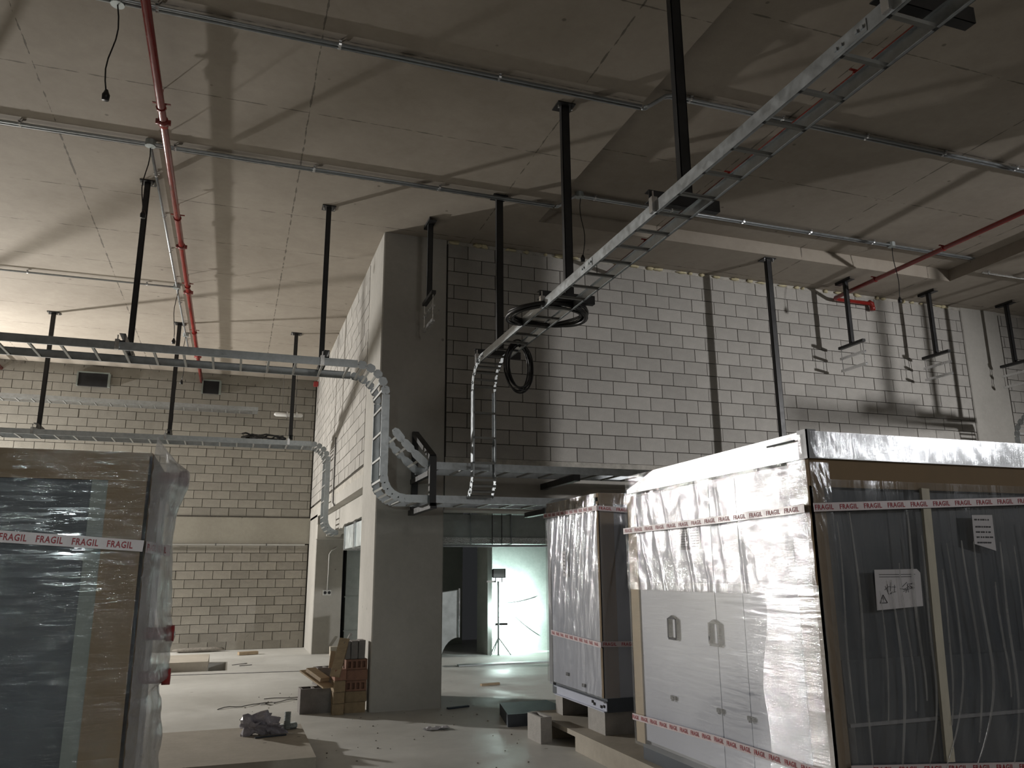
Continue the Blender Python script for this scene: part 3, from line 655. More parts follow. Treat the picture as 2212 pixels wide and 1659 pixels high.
sheet('film', m1, (-2.4, YF - 0.004, 0.2), (2.4 + XR + 0.004, 0, 0), (0, 0, 2.0), 60, 180, d_m1, 'film_l', 'clear stretch film with fine horizontal creases')
prof = [(0.20, 0.10), (0.80, 0.119), (1.05, 0.108), (1.13, 0.086), (1.17, 0.138), (1.22, 0.12), (1.30, 0.125), (1.37, 0.146), (1.45, 0.115), (1.54, 0.106), (1.67, 0.102), (1.79, 0.089), (1.86, 0.088), (1.95, 0.10), (2.06, 0.132), (2.09, 0.144), (2.16, 0.144), (2.20, 0.09), (2.24, 0.05), (2.29, 0.005)]
def pr(z):
    for (a, b), (c, d) in zip(prof, prof[1:]):
        if a <= z <= c: return b + (d - b) * (z - a) / (c - a)
    return prof[-1][1]
def tent(a, c):
    z = 0.2 + 2.09 * c; s = pr(z) * (1 + 0.10 * mnoise.noise(V(z * 9, a * 3, 4))) ; th = pi * a
    rr = sin(th) ** 0.7 if 0 < a < 1 else 0
    y = YF + 0.0 + 0.75 * a + (0.0 if z < 2.18 else (z - 2.18) * 1.2 * (0.5 - a))
    return V(XR + 0.006 + s * rr * (0.82 + 0.18 * sin(3 * th) ** 2) + 0.006 * mnoise.noise(V(z * 26, a * 7, 2)), y, min(z, 2.29))
obj('loose_film', MB().grid(tent, 26, 130), 'film_tent', m1, True, 'milky loose film stretched over red pipe caps')
tape(m1, [(-2.4, YF - 0.022, 1.914), (XR, YF - 0.022, 1.775)], FR, 0.1405, 0.105, first=0.052)
tape(m1, [(XR + 0.01, YF + 0.0, 1.772), (-0.285, YF + 0.26, 1.76)], V(1, -0.35, 0), 0.12, 0.09, first=0.012)

# ------------------------------------------------------------------ big wrapped unit on the right
XL, YN, XE, YE = 3.24, 3.88, 5.75, 6.22
m2 = thing('wrapped_unit', 'big film-wrapped white unit with silver top and two door handles on the right', 'wrapped unit', (4.4, 5.0, 0.17), 'wrapped equipment units')
obj('base_frame', MB().box(XL + 0.03, XE, YN + 0.05, YE - 0.03, 0.17, 0.30), 'panel_dark', m2)
obj('body', MB().box(XL + 0.035, XE, YN + 0.07, YE - 0.03, 0.30, 2.29), 'panel_grey', m2)
for (y0, y1) in ((3.95, 4.655), (4.663, 4.985), (4.995, 6.10)):
    d = obj('door', MB().box(XL + 0.012, XL + 0.04, y0, y1, 0.33, 2.27), 'panel_white', m2)
    if y0 == 4.663: hs = [(5.06 - 0.06, 1.218)]
    elif y0 == 4.995: hs = [(5.57, 1.22)]
    else: hs = []
    for (hy, hz) in hs:
        b = MB(); hw, hh = 0.058, 0.072
        for s in (-1, 1): b.box(XL - 0.012, XL + 0.012, hy + s * hw - 0.009, hy + s * hw + 0.009, hz - hh, hz + hh)
        b.box(XL - 0.012, XL + 0.012, hy - hw, hy + hw, hz - hh - 0.012, hz - hh + 0.006)
        b.prism([(XL - 0.012, hy - hw - 0.009, hz + hh - 0.004), (XL - 0.012, hy + hw + 0.009, hz + hh - 0.004), (XL - 0.012, hy, hz + hh + 0.024)], (0.024, 0, 0))
        obj('handle', b, 'ink_black', d)
for (y, z) in ((5.62, 0.713), (5.0, 0.714), (4.65, 0.716)):
    obj('latch', MB().box(XL - 0.004, XL + 0.014, y - 0.035, y + 0.035, z - 0.013, z + 0.013).box(XL - 0.010, XL, y - 0.012, y + 0.012, z - 0.022, z + 0.008), 'ink_black', m2)
obj('front_panel', MB().box(3.37, XE, YN + 0.04, YN + 0.07, 1.14, 2.135), 'panel_dark', m2)
obj('lower_front_panel', MB().box(3.37, XE, YN + 0.03, YN + 0.07, 0.30, 1.14), 'slab_dark', m2)
obj('front_rail', MB().box(3.37, XE, YN + 0.012, YN + 0.045, 0.78, 0.80).box(3.37, XE, YN + 0.012, YN + 0.045, 0.40, 0.46), 'panel_grey', m2)
obj('corner_cardboard', MB().box(XL, 3.335, YN, YN + 0.014, 0.30, 2.14).box(XL, XL + 0.012, YN, YN + 0.20, 0.30, 2.30), 'cardboard', m2)
obj('corner_cardboard', MB().box(XL, XL + 0.012, 6.10, YE + 0.03, 0.30, 2.28).box(XL, XL + 0.15, YE + 0.018, YE + 0.03, 0.30, 2.28), 'cardboard_pale', m2)
obj('top_cardboard', MB().box(XL + 0.002, XE, YN - 0.004, YN + 0.012, 2.134, 2.302), 'cardboard', m2)
obj('silver_top', MB().prism([(XL - 0.02, YN - 0.03, 2.302), (XL - 0.02, YN - 0.03, 2.468), (XL - 0.02, 5.73, 2.455), (XL - 0.02, 6.2, 2.335), (XL - 0.02, 6.2, 2.302)], (XE - XL + 0.02, 0, 0)), 'silver', m2)
obj('corner_guard', MB().box(XL - 0.026, XL + 0.045, YN - 0.036, YN - 0.028, 2.30, 2.476).box(XL - 0.026, XL - 0.018, YN - 0.036, YN + 0.05, 2.30, 2.476), 'panel_grey', m2)
obj('tie_rod', MB().tube([(XL - 0.04, YN + 0.06, 2.418), (XL - 0.045, 4.20, 2.416)], 0.006, 6), 'ink_black', m2)
obj('lath', MB().bar((4.09, YN - 0.022, 2.142), (4.022, YN - 0.022, 0.56), 0.062, 0.02, (1, 0, 0)), 'lath', m2)
p = obj('paper', MB().prism([(3.625, YN - 0.024, 1.647), (3.95, YN - 0.024, 1.650), (3.974, YN - 0.024, 1.628), (3.965, YN - 0.024, 1.432), (3.613, YN - 0.024, 1.414)], (0, 0.002, 0)), 'paper', m2, label='creased white instruction sheet with a warning triangle')
b = MB(); c = V(3.668, YN - 0.0265, 1.468)
tri = [c + V(0, 0, 0.034), c + V(-0.026, 0, -0.012), c + V(0.026, 0, -0.012)]
for i in range(3): b.bar(tri[i], tri[(i + 1) % 3], 0.004, 0.001, V(0, 1, 0).cross(tri[(i + 1) % 3] - tri[i]))
b.box(3.6665, 3.6695, YN - 0.027, YN - 0.026, 1.470, 1.488).box(3.6665, 3.6695, YN - 0.027, YN - 0.026, 1.462, 1.466)
for (y, x1) in ((1.618, 3.93), (1.604, 3.90)): b.box(3.655, x1, YN - 0.027, YN - 0.026, y, y + 0.0025)
rn = random.Random(11)
for (cx, cz, k) in ((3.725, 1.54, 8), (3.86, 1.55, 12)):
    for i in range(k):
        a = rn.uniform(0, pi); l = rn.uniform(0.01, 0.03); q = V(cx + rn.uniform(-.03, .04), YN - 0.0265, cz + rn.uniform(-.03, .03))
        b.bar(q - V(cos(a), 0, sin(a)) * l, q + V(cos(a), 0, sin(a)) * l, 0.002, 0.001, V(-sin(a), 0, cos(a)))
obj('print', b, 'ink_black', p)['kind'] = 'stuff'
p = obj('paper', MB().prism([(4.454, YN - 0.024, 1.983), (4.629, YN - 0.024, 1.986), (4.62, YN - 0.024, 1.759), (4.444, YN - 0.024, 1.802)], (0, 0.002, 0)), 'paper', m2, label='torn white label with lines of print')
b = MB()
for i, (z, x1) in enumerate(((1.95, 4.59), (1.905, 4.585), (1.872, 4.58), (1.84, 4.60), (1.806, 4.585))):
    x = 4.47
    while x < x1: l = rn.uniform(0.006, 0.02); b.box(x, x + l, YN - 0.027, YN - 0.026, z, z + 0.009); x += l + rn.uniform(0.003, 0.012)
obj('print', b, 'ink_black', p)['kind'] = 'stuff'
# labels under the film on the door side
for (y, z, w_, h_) in ((5.35, 1.90, 0.12, 0.19), (5.20, 1.90, 0.14, 0.19)):
    p = obj('paper', MB().box(XL + 0.004, XL + 0.012, y - w_ / 2, y + w_ / 2, z - h_ / 2, z + h_ / 2), 'paper', m2)
    b = MB()
    for i in range(9):
        zz = z + h_ / 2 - 0.02 - i * 0.019; yy = y - w_ / 2 + 0.012
        while yy < y + w_ / 2 - 0.02: l = rn.uniform(0.006, 0.025); b.box(XL + 0.002, XL + 0.004, yy, yy + l, zz, zz + 0.006); yy += l + rn.uniform(0.004, 0.012)
    obj('print', b, 'ink_black', p)['kind'] = 'stuff'
def d_side(a, c):      # a: distance from the far end, c: height
    return 0.006 + 0.0003 * mnoise.noise(V(a * 1.3, c * 34, 3)) + 0.002 * mnoise.noise(V(a * 2, c * 3, 9))
sheet('film', m2, (XL - 0.006, YE + 0.03, 0.28), (0, -(YE - YN + 0.03), 0), (0, 0, 1.28), 80, 150, d_side, 'film_side', 'tight stretch film with fine horizontal streaks')
def d_cr(a, c):
    f = 0.0
    for k in range(9):
        x0 = 0.15 + 0.25 * k; sl = 0.35 - 0.05 * k; x = (a - x0 - sl * (0.8 - c)) / 0.05
        if abs(x) < 1: f += 0.012 * ridge(x) * (0.6 + 0.4 * sin(k * 2.1 + c * 6))
    return 0.010 + f + 0.014 * abs(mnoise.noise(V(a * 4.5, c * 6, 5))) + 0.003 * abs(mnoise.noise(V(a * 9, c * 16, 6)))
sheet('film', m2, (XL - 0.010, YE + 0.03, 1.50), (0, -(YE - YN + 0.03), 0), (0, 0, 0.80), 190, 70, d_cr, 'film_crumple', 'crumpled glossy film over the upper door side')
def d_st(a, c): return 0.012 + 0.0012 * mnoise.noise(V(a * 2.5, c * 24, 3)) + 0.004 * abs(mnoise.noise(V(a * 3, c * 5, 9)))
def highlight_film(a, c):
    z = 0.32 + 1.96 * c
    y0 = 4.50 - 0.08 * z + 0.03 * sin(z * 8) if z < 1.55 else 4.34 + 0.75 * (z - 1.55) + 0.05 * sin(z * 17)
    y = y0 + (3.90 - y0) * a
    return V(XL - 0.012 - d_st(4.9 - y, z) - 0.012 * min(1.0, max(0.0, (z - 1.38) / 0.2)), y, z)
obj('film', MB().grid(highlight_film, 50, 220), 'film_streak', m2, True, 'streaked film layer shaped to the highlight beside the near corner')  # extra hazy, glossy layer whose outline follows the highlight on the door side
sheet('film', m2, (XL - 0.030, 6.2, 2.305), (0, -2.31, 0), (0, 0, 0.145), 100, 10, lambda a, c: 0.004 + 0.010 * abs(mnoise.noise(V(a * 6, c * 12, 8))), 'film_crumple', 'glossy film over the silver top')
sheet('film', m2, (XL - 0.004, YN - 0.034, 2.305), (XE - XL, 0, 0), (0, 0, 0.16), 120, 10, lambda a, c: 0.006 + 0.006 * abs(mnoise.noise(V(a * 9 + c * 4, c * 2, 3))), 'film_front')
def d_fr(a, c):
    f = 0.0
    for k in range(26):
        x0 = 0.06 + 0.10 * k + 0.03 * sin(k * 1.7); bend = (0.28 + 0.07 * (k % 5)) * max(0.0, 0.95 - c) ** 2 * min(1.0, 0.3 + 0.1 * k)
        x = (a - x0 + bend) / (0.016 + 0.005 * (k % 3))
        if abs(x) < 1: f += (0.008 + 0.004 * (k % 2)) * ridge(x) * min(1, c * 3) * (0.55 + 0.45 * sin(k * 1.3 + c * 5))
    return 0.006 + f + 0.006 * abs(mnoise.noise(V(a * 6, c * 2.2, 5))) + 0.008 * mnoise.noise(V(a * 2.5, c * 3.2, 8))
sheet('film', m2, (XL + 0.05, YN - 0.008, 0.28), (XE - XL - 0.05, 0, 0), (0, 0, 1.90), 330, 70, d_fr, 'film_front', 'clear film hanging in long vertical folds')
for k in range(23):       # doubled creases in the front film
    rk = random.Random(k * 7 + 1); x0 = 0.10 + 0.105 * k + rk.uniform(-0.03, 0.03); top = rk.uniform(1.35, 1.83); bot = rk.uniform(0.30, 0.75); wd = rk.uniform(0.004, 0.012)
    cv = rk.uniform(0.5, 1.0) * min(0.42, 0.06 + 0.05 * k)
    def crease(a, c, x0=x0, top=top, bot=bot, wd=wd, cv=cv, k=k):
        z = bot + (top - bot) * c; xx = XL + 0.05 + x0 - cv * max(0.0, 0.95 - z) ** 2 * 1.6 + 0.012 * sin(z * 5 + k)
        hw = wd * (0.25 + 0.75 * sin(pi * min(1, c * 1.02)) ** 0.6 if c < 0.98 else 0.2)
        return V(xx + (a - 0.5) * 2 * hw, YN - 0.036 - 0.008 * (1 - abs(2 * a - 1)), z + 0.17)
    obj('film_crease', MB().grid(crease, 2, 26), 'film_fold', m2, True)
sheet('film', m2, (XL - 0.006, YN - 0.012, 0.28), (0.14, 0, 0), (0, 0, 2.0), 24, 120, lambda a, c: 0.004 + 0.006 * abs(mnoise.noise(V(a * 30 + c * 9, c * 7, 5))), 'film_front')
tape(m2, [(XL - 0.044, 6.25, 1.985), (XL - 0.044, 5.2, 1.99), (XL - 0.044, 3.9, 2.005)], FL, 0.178, 0.134, first=0.03)
tape(m2, [(XL - 0.03, YN - 0.046, 2.006), (XE, YN - 0.046, 2.118)], FR, 0.181, 0.134, first=0.008)
tape(m2, [(XL - 0.026, 6.25, 0.487), (XL - 0.026, 5.0, 0.528), (XL - 0.026, 3.9, 0.537)], FL, 0.15, 0.112, first=0.0)
tape(m2, [(3.30, YN - 0.04, 0.575), (XE, YN - 0.04, 0.42)], FR, 0.181, 0.134, first=0.15)

# ------------------------------------------------------------------ middle wrapped unit
X3, Y3, XE3, YE3 = 3.36, 7.08, 4.55, 8.46
m3 = thing('wrapped_unit', 'narrow film-wrapped white unit standing on blocks behind the big one', 'wrapped unit', (3.95, 7.7, 0.37), 'wrapped equipment units')
obj('body', MB().box(X3 + 0.03, XE3, Y3 + 0.03, YE3, 0.50, 2.36), 'panel_grey', m3)
obj('side_door', MB().box(X3 + 0.01, X3 + 0.03, Y3 + 0.05, YE3 - 0.10, 0.50, 2.32), 'panel_white', m3)
obj('far_edge_panel', MB().box(X3 + 0.005, X3 + 0.03, YE3 - 0.095, YE3, 0.47, 2.34), 'panel_grey', m3)
obj('front_panel', MB().box(X3 + 0.16, XE3, Y3 + 0.012, Y3 + 0.03, 0.50, 2.30), 'panel_grey', m3)
obj('corner_cardboard', MB().box(X3, X3 + 0.16, Y3, Y3 + 0.012, 0.50, 2.32).box(X3, X3 + 0.010, Y3, Y3 + 0.06, 0.50, 2.32), 'cardboard', m3)
obj('top_cardboard', MB().box(X3, XE3, Y3, YE3, 2.36, 2.40).box(X3, XE3, Y3 - 0.004, Y3 + 0.01, 2.29, 2.36).box(X3 - 0.004, X3 + 0.012, Y3 + 0.1, YE3, 2.26, 2.36), 'cardboard', m3)
b = MB().box(X3 + 0.004, X3 + 0.012, Y3 - 0.03, YE3 - 0.2, 0.385, 0.475).box(X3 - 0.025, X3 + 0.012, Y3 - 0.03, YE3 - 0.2, 0.467, 0.475).box(X3 - 0.025, X3 + 0.012, Y3 - 0.03, YE3 - 0.2, 0.385, 0.393)
obj('base_channel', b, 'panel_white', m3, label='white steel base channel')
obj('base_frame', MB().box(X3 + 0.03, XE3, Y3 + 0.0, YE3 - 0.02, 0.375, 0.50), 'slab_dark', m3)
b = MB()
for (y, z) in ((7.35, 0.44), (7.31, 0.425), (7.16, 0.42), (7.10, 0.43)): b.box(X3 - 0.004, X3 + 0.004, y - 0.016, y + 0.016, z - 0.012, z + 0.012)
obj('slot', b, 'void', m3)
for (y, z) in ((7.95, 0.62), (7.55, 0.56)): obj('latch', MB().box(X3 - 0.006, X3 + 0.012, y - 0.03, y + 0.03, z - 0.015, z + 0.015), 'ink_black', m3)
def d_m3(a, c):
    f = 0
    for k in range(8):
        x = (a - 0.12 - 0.16 * k - 0.22 * (c - 1.2)) / 0.03
        if abs(x) < 1 and c > 0.6: f += 0.010 * ridge(x) * min(1, (c - 0.6) * 2)
    return 0.012 + f + 0.008 * abs(mnoise.noise(V(a * 4, c * 3, 1)))
sheet('film', m3, (X3 - 0.006, YE3, 0.50), (0, -(YE3 - Y3), 0), (0, 0, 1.90), 80, 100, d_m3, 'film_mid', 'loose glossy film')
sheet('film', m3, (X3 - 0.006, Y3 - 0.006, 0.50), (XE3 - X3, 0, 0), (0, 0, 1.90), 70, 80, d_m3, 'film_mid')
def hood(a, c):
    x = X3 - 0.02 + (XE3 - X3 + 0.02) * a; y = Y3 - 0.02 + (YE3 - Y3 + 0.02) * c
    return V(x, y, 2.41 + 0.03 * mnoise.noise(V(x * 4, y * 3, 2)) + 0.03 * (1 - c) * max(0, 1 - a * 3))
obj('loose_film', MB().grid(hood, 30, 30), 'film_mid', m3, True)
tape(m3, [(X3 - 0.03, YE3 + 0.02, 2.265), (X3 - 0.03, Y3 - 0.02, 2.25)], FL, 0.12, 0.085, first=0.03)
tape(m3, [(X3 - 0.03, Y3 - 0.03, 2.25), (XE3, Y3 - 0.03, 2.19)], FR, 0.19, 0.135, first=0.02)
tape(m3, [(X3 - 0.03, YE3 - 0.15, 1.012), (X3 - 0.03, Y3 - 0.02, 0.975)], FL, 0.12, 0.085, first=0.03)
tape(m3, [(X3 - 0.03, Y3 - 0.03, 0.985), (XE3, Y3 - 0.03, 0.95)], FR, 0.19, 0.135, first=0.02)
p = obj('paper', MB().box(X3 - 0.024, X3 - 0.020, 7.88, 7.96, 1.60, 1.86), 'paper', m3); b = MB()
for i in range(6):
    z = 1.63 + i * 0.038
    for s in (0, 1): b.bar((X3 - 0.026, 7.895, z + 0.01 * s), (X3 - 0.026, 7.945, z + 0.018 - 0.016 * s), 0.004, 0.001, (0, 0, 1))
obj('print', b, 'ink_black', p)['kind'] = 'stuff'
# ------------------------------------------------------------------ plinths, blocks and things on the floor
pl = MB()
PX = 3.2
pl.box(PX, 8.2, 1.5, 8.62, 0.125, 0.17).box(PX + 0.25, 8.2, 1.5, 8.62, 0, 0.125).box(PX, PX + 0.25, 1.5, 7.42, 0, 0.125).box(PX, PX + 0.25, 8.02, 8.62, 0, 0.125)
tag(obj('plinth', pl, 'plinth'), 'low concrete plinth under the two right wrapped units, with a dark gap in its side', 'plinth')
tag(obj('plinth', MB().box(-3.2, 0.80, 7.40, 9.02, 0, 0.132), 'plinth'), 'low concrete plinth at lower left with scraps lying on it', 'plinth')
def hollow_block(name, label, c, L, D, Hh, rz=0.0, mat='loose_block', cells=2, cat='block', group=None, tilt=0.0):
    """block with open cells seen from above"""
    t = 0.028; b = MB()
    b.box(-L / 2, L / 2, -D / 2, -D / 2 + t, 0, Hh).box(-L / 2, L / 2, D / 2 - t, D / 2, 0, Hh)
    for k in range(cells + 1):
        x = -L / 2 + (L - t) * k / cells; b.box(x, x + t, -D / 2 + t, D / 2 - t, 0, Hh)
    o = put(name, b.mesh(name, M[mat]), None, c); o.rotation_euler = (0, tilt, rz); return tag(o, label, cat, group)
hollow_block('concrete_block', 'grey concrete block under the near corner of the middle unit', (3.585, 7.33, 0.17), 0.40, 0.38, 0.2, 0, cells=1, group='blocks carrying the middle unit')
hollow_block('concrete_block', 'grey concrete block under the far edge of the middle unit', (3.60, 8.36, 0.17), 0.34, 0.19, 0.2, 0, cells=1, group='blocks carrying the middle unit')
hollow_block('concrete_block', 'pale concrete block standing loose beside the right plinth', (3.055, 7.98, 0.0), 0.12, 0.34, 0.245, 0.04, cells=1)
o = tag(obj('board', MB().prism([(2.98, 8.75, 0), (3.75, 8.75, 0), (3.75, 9.55, 0), (3.15, 9.55, 0)], (0, 0, 0.13)), 'slab_dark'), 'dark blue-grey slab lying on the floor behind the right plinth', 'slab')
# box lid beside the pit far left
tag(obj('chamber_lid', MB().box(-2.2, -0.26, 15.62, 17.05, 0.0, 0.15), 'plinth'), 'raised concrete chamber lid beside the floor pit', 'lid')
# pile beside the column
def brick(label, c, L, D, Hh, rz, slots, mat='brick'):
    b = MB(); t = Hh * 0.2
    if slots:
        b.box(-L / 2, L / 2, -D / 2, D / 2, 0, t).box(-L / 2, L / 2, -D / 2, D / 2, Hh - t, Hh).box(-L / 2, L / 2, -D / 2 + 0.05, D / 2, t, Hh - t)
        n = 4
        for k in range(n + 1): x = -L / 2 + (L - 0.026) * k / n; b.box(x, x + 0.026, -D / 2, -D / 2 + 0.05, t, Hh - t)
    else: b.box(-L / 2, L / 2, -D / 2, D / 2, 0, Hh)
    o = put('clay_brick', b.mesh('clay_brick', M[mat]), None, c); o.rotation_euler = (0, 0, rz); return tag(o, label, 'brick', 'bricks piled beside the column')
HB = 0.124
for k in range(5):
    brick('clay brick beside the column, %s in the stack of five' % (('bottom one, ochre', 'second from the bottom, ochre', 'middle one with dark slots', 'fourth from the bottom', 'top one with dark slots')[k]),
          (1.545 + 0.008 * (k % 2), 10.40, k * HB), 0.262, 0.19, HB - 0.004, 0.03 * (k - 2), k in (2, 4), 'brick_yellow' if k < 2 else 'brick')
for k in range(4):
    brick('narrow clay brick left of the stack of five, %s' % (('bottom', 'second from the bottom', 'third from the bottom', 'top')[k]), (1.335, 10.31, k * 0.13), 0.135, 0.22, 0.126, 0.05 * (k - 1), False, 'brick_yellow' if k < 3 else 'brick')
hollow_block('hollow_block', 'grey hollow block lying at the left foot of the brick pile', (1.13, 10.55, 0.0), 0.46, 0.24, 0.285, 0.04, cells=3, mat='pile_block')
hollow_block('hollow_block', 'smaller grey hollow block behind the planks in the brick pile', (1.22, 10.78, 0.285), 0.24, 0.20, 0.21, 0.2, cells=2, mat='pile_block')
for k in range(3):
    x = 1.43 + k * 0.088
    o = put('tile_block', MB().box(-0.038, 0.038, -0.10, 0.10, 0, 0.205 + 0.006 * k).box(-0.044, -0.036, -0.104, -0.09, 0, 0.2).mesh('tile_block', M['pile_block']), None, (x, 10.42, 5 * HB)); o.rotation_euler = (0, 0.02 * (k - 1), 0.05)
    tag(o, 'thin grey block standing on the brick stack, %s' % (('left', 'middle', 'right, against the column')[k]), 'block', 'thin blocks on the brick stack')
def plank(label, p, q, wd, th, side):
    return tag(obj('plank', MB().bar(p, q, wd, th, side), 'wood'), label, 'plank', 'timber offcuts on the brick pile')
plank('weathered plank leaning upright against the brick stack', (1.275, 10.19, 0.44), (1.40, 10.36, 0.86), 0.12, 0.035, (1, -0.35, 0))
plank('long thin board resting across the low hollow block', (0.97, 10.70, 0.47), (1.215, 10.24, 0.315), 0.16, 0.018, (1, 0.6, 0))
plank('short thick board lying on top of the thin one', (1.03, 10.64, 0.485), (1.18, 10.36, 0.39), 0.13, 0.045, (1, 0.6, 0))
plank('short upright board behind the leaning plank', (1.27, 10.55, 0.50), (1.29, 10.57, 0.70), 0.06, 0.03, (1, 0, 0))
# scraps on the left plinth
def crumple(name, label, c, r, seed, mat, cat):
    b = MB().grid(lambda a, d: Vector(c) + V((a - 0.5) * 2 * r, (d - 0.5) * 1.2 * r, 0.01 + r * 0.55 * abs(mnoise.noise(V(a * 3.1, d * 3.3, seed))) + r * 2.6 * (a - 0.5) ** 2 + 0.3 * r * abs(mnoise.noise(V(a * 9, d * 9, seed)))), 16, 12)
    return tag(obj(name, b, mat, None), label, cat)
tag(obj('plastic_bag', MB().lump((0.33, 8.60, 0.235), 0.13, 0.09, 0.085, 3, 16, 11, 1.3).lump((0.47, 8.57, 0.205), 0.11, 0.06, 0.06, 9, 14, 10, 1.4), 'bag', None), 'crumpled plastic bag on the lower left plinth', 'plastic bag')
for k, (x, y, l, rz) in enumerate(((0.52, 8.62, 0.10, 1.3), (0.63, 8.58, 0.16, 1.45), (0.56, 8.70, 0.2, 0.5))):
    p0 = V(x, y, 0.132 + 0.03); d = V(cos(rz), sin(rz), 0) * l if k == 2 else V(0.05 * cos(rz), 0.03, l); n = 26
    pts = [p0 + d * i / n for i in range(n + 1)]
    tag(obj('corrugated_conduit', MB().tube(pts, [0.034 if i % 2 else 0.027 for i in range(n + 1)], 10), 'galv_dull', None, False), 'short offcut of grey corrugated conduit on the lower left plinth, %s' % (('left', 'right', 'lying at the back')[k]), 'conduit offcut', 'conduit offcuts')
tag(obj('steel_bar', MB().bar((0.33, 8.40, 0.140), (0.62, 8.45, 0.140), 0.022, 0.012), 'panel_dark', None), 'thin dark bar lying in front of the plastic bag', 'bar')
# wires and crumbs
def wire(name, label, pts, r, mat='cable_grey', cat='wire', group=None): return tag(obj(name, MB().tube(pts, r, 5), mat, None, True), label, cat, group)
wire('wire', 'thin curled wire lying on the floor left of the brick pile', [(-0.03 + 1.0 * i / 14, 11.15 + 0.45 * i / 14 + 0.05 * sin(i * 1.1), 0.005 + 0.01 * abs(sin(i * .9))) for i in range(15)], 0.006)
wire('wire', 'second thin wire on the floor behind the curled one', [(0.55 + 0.6 * i / 8, 11.82 + 0.03 * sin(i), 0.006) for i in range(9)], 0.005)
wire('wire', 'loop of wire on the floor left of the brick pile', [(0.58 + 0.09 * cos(a * pi / 6), 11.35 + 0.08 * sin(a * pi / 6), 0.006 + 0.012 * sin(a)) for a in range(12)], 0.006)
wire('wire', 'short wire bits near the floor pit', [(0.15, 16.3, 0.006), (0.3, 16.35, 0.012), (0.42, 16.5, 0.006)], 0.007)
wire('wire', 'straight wire bit near the floor pit', [(0.28, 16.1, 0.006), (0.5, 16.2, 0.006)], 0.007)
tag(obj('rubble_strip', MB().lump((-0.55, 19.25, 0.05), 0.55, 0.10, 0.05, 3, 14, 6, 0.5), 'rub', None, True), 'low strip of rubble along the foot of the far wall', 'rubble')
tag(obj('timber_scrap', MB().bar((0.28, 18.2, 0.035), (0.66, 18.3, 0.035), 0.14, 0.06), 'wood', None), 'short timber scrap on the floor before the far wall', 'timber')
tag(obj('plastic_scrap', MB().grid(lambda a, d: V(2.08 + 0.28 * a, 8.86 + 0.14 * d, 0.006 + 0.05 * abs(mnoise.noise(V(a * 4, d * 4, 2)))), 10, 6), 'paper', None), 'crumpled pale scrap on the floor in front of the column', 'scrap')
tag(obj('timber_scrap', MB().bar((2.66, 10.12, 0.012), (2.95, 10.2, 0.012), 0.05, 0.02), 'panel_dark', None), 'dark flat scrap at the right foot of the column', 'scrap')
tag(obj('timber_scrap', MB().bar((3.65, 11.95, 0.015), (3.95, 12.0, 0.015), 0.06, 0.03), 'wood', None), 'small board on the floor in the opening', 'board')
rn = random.Random(21); b = MB()
for k in range(130):
    x, y = rn.uniform(0.2, 3.0), rn.uniform(5.5, 12.5)
    if (x < 0.85 and 7.3 < y < 9.1) or (x > 1.65 and y > 10.2) or (0.85 < x < 1.7 and 10.1 < y < 10.95) or y < 2.3 * x - 1: continue
    s = rn.uniform(0.004, 0.011); b.lump((x, y, s * 0.4), s, s * 0.8, s * 0.6, k, 5, 4)
tag(obj('crumbs', b, 'rub', None), 'scattered mortar crumbs on the open floor', 'crumbs', None, 'stuff')

# ------------------------------------------------------------------ back room
d = thing('air_duct', 'long galvanised air duct under the beam in the lit back room', 'air duct', (5.5, 13.4, 2.2))
obj('casing', MB().box(2.7, 11.5, 13.0, 13.8, 2.22, 2.60), 'duct', d)
obj('insulation', MB().box(2.7, 11.5, 12.98, 13.82, 2.115, 2.22), 'insul', d)
for k in range(12): x = 3.05 + k * 0.72; obj('flange', MB().box(x, x + 0.014, 12.965, 13.83, 2.105, 2.62), 'galv', d)
for x in (3.2, 4.15, 4.32, 5.6): obj('hanger_rod', MB().tube([(x, 12.95, 2.1), (x, 12.95, 6.28)], 0.007, 6), 'cable', d)
obj('support_rail', MB().box(2.9, 6.5, 12.94, 12.98, 2.06, 2.10), 'galv', d)
d = thing('air_duct', 'galvanised duct with flanges beside the left face of the broad column', 'air duct', (2.1, 13.0, 2.05))
obj('casing', MB().box(XS + 0.20, 2.5, 11.55, 14.7, 2.07, 2.46), 'duct', d)
for y in (12.45, 13.30, 13.42, 14.6): obj('flange', MB().box(XS + 0.175, 2.53, y, y + 0.03, 2.045, 2.485), 'zinc', d)
d = thing('air_duct', 'upright galvanised duct seen through the gap left of the broad column', 'air duct', (2.9, 18.3, 0))
obj('casing', MB().box(2.42, 3.26, 18.1, 18.8, 0.0, 2.35), 'duct', d); obj('flange', MB().box(2.40, 3.28, 18.08, 18.82, 1.13, 1.16), 'galv_dull', d); obj('flange', MB().box(2.40, 3.28, 18.08, 18.82, 0.42, 0.44), 'galv_dull', d)
pn = [(3.66, 14.5, 0.02)]
for i in range(9): a = pi / 2 * i / 8; pn.append((3.66 + 0.33 * (1 - cos(a)), 14.5, 0.02 + 0.48 * sin(a)))
pn += [(4.0, 14.5, 1.33), (3.68, 14.5, 1.29), (3.62, 14.5, 1.20)]
d = tag(obj('duct_panel', MB().prism(pn, (0.03, 0.26, 0)), 'duct', None), 'curved sheet-metal duct offcut leaning in the lit opening', 'duct piece')
obj('edge_lip', MB().box(3.995, 4.01, 14.45, 14.5, 0.5, 1.36), 'zinc', d)
tag(obj('box_light', MB().box(2.605, 2.76, 11.0, 11.1, 2.01, 2.07), 'plastic_white', None), 'small white box fixture right of the broad column under the duct', 'fixture')
d = tag(obj('duct_panel', MB().box(4.0, 6.4, 14.45, 14.6, 0.0, 0.025), 'duct', None), 'flat metal strip lying on the floor of the lit back room', 'metal strip')
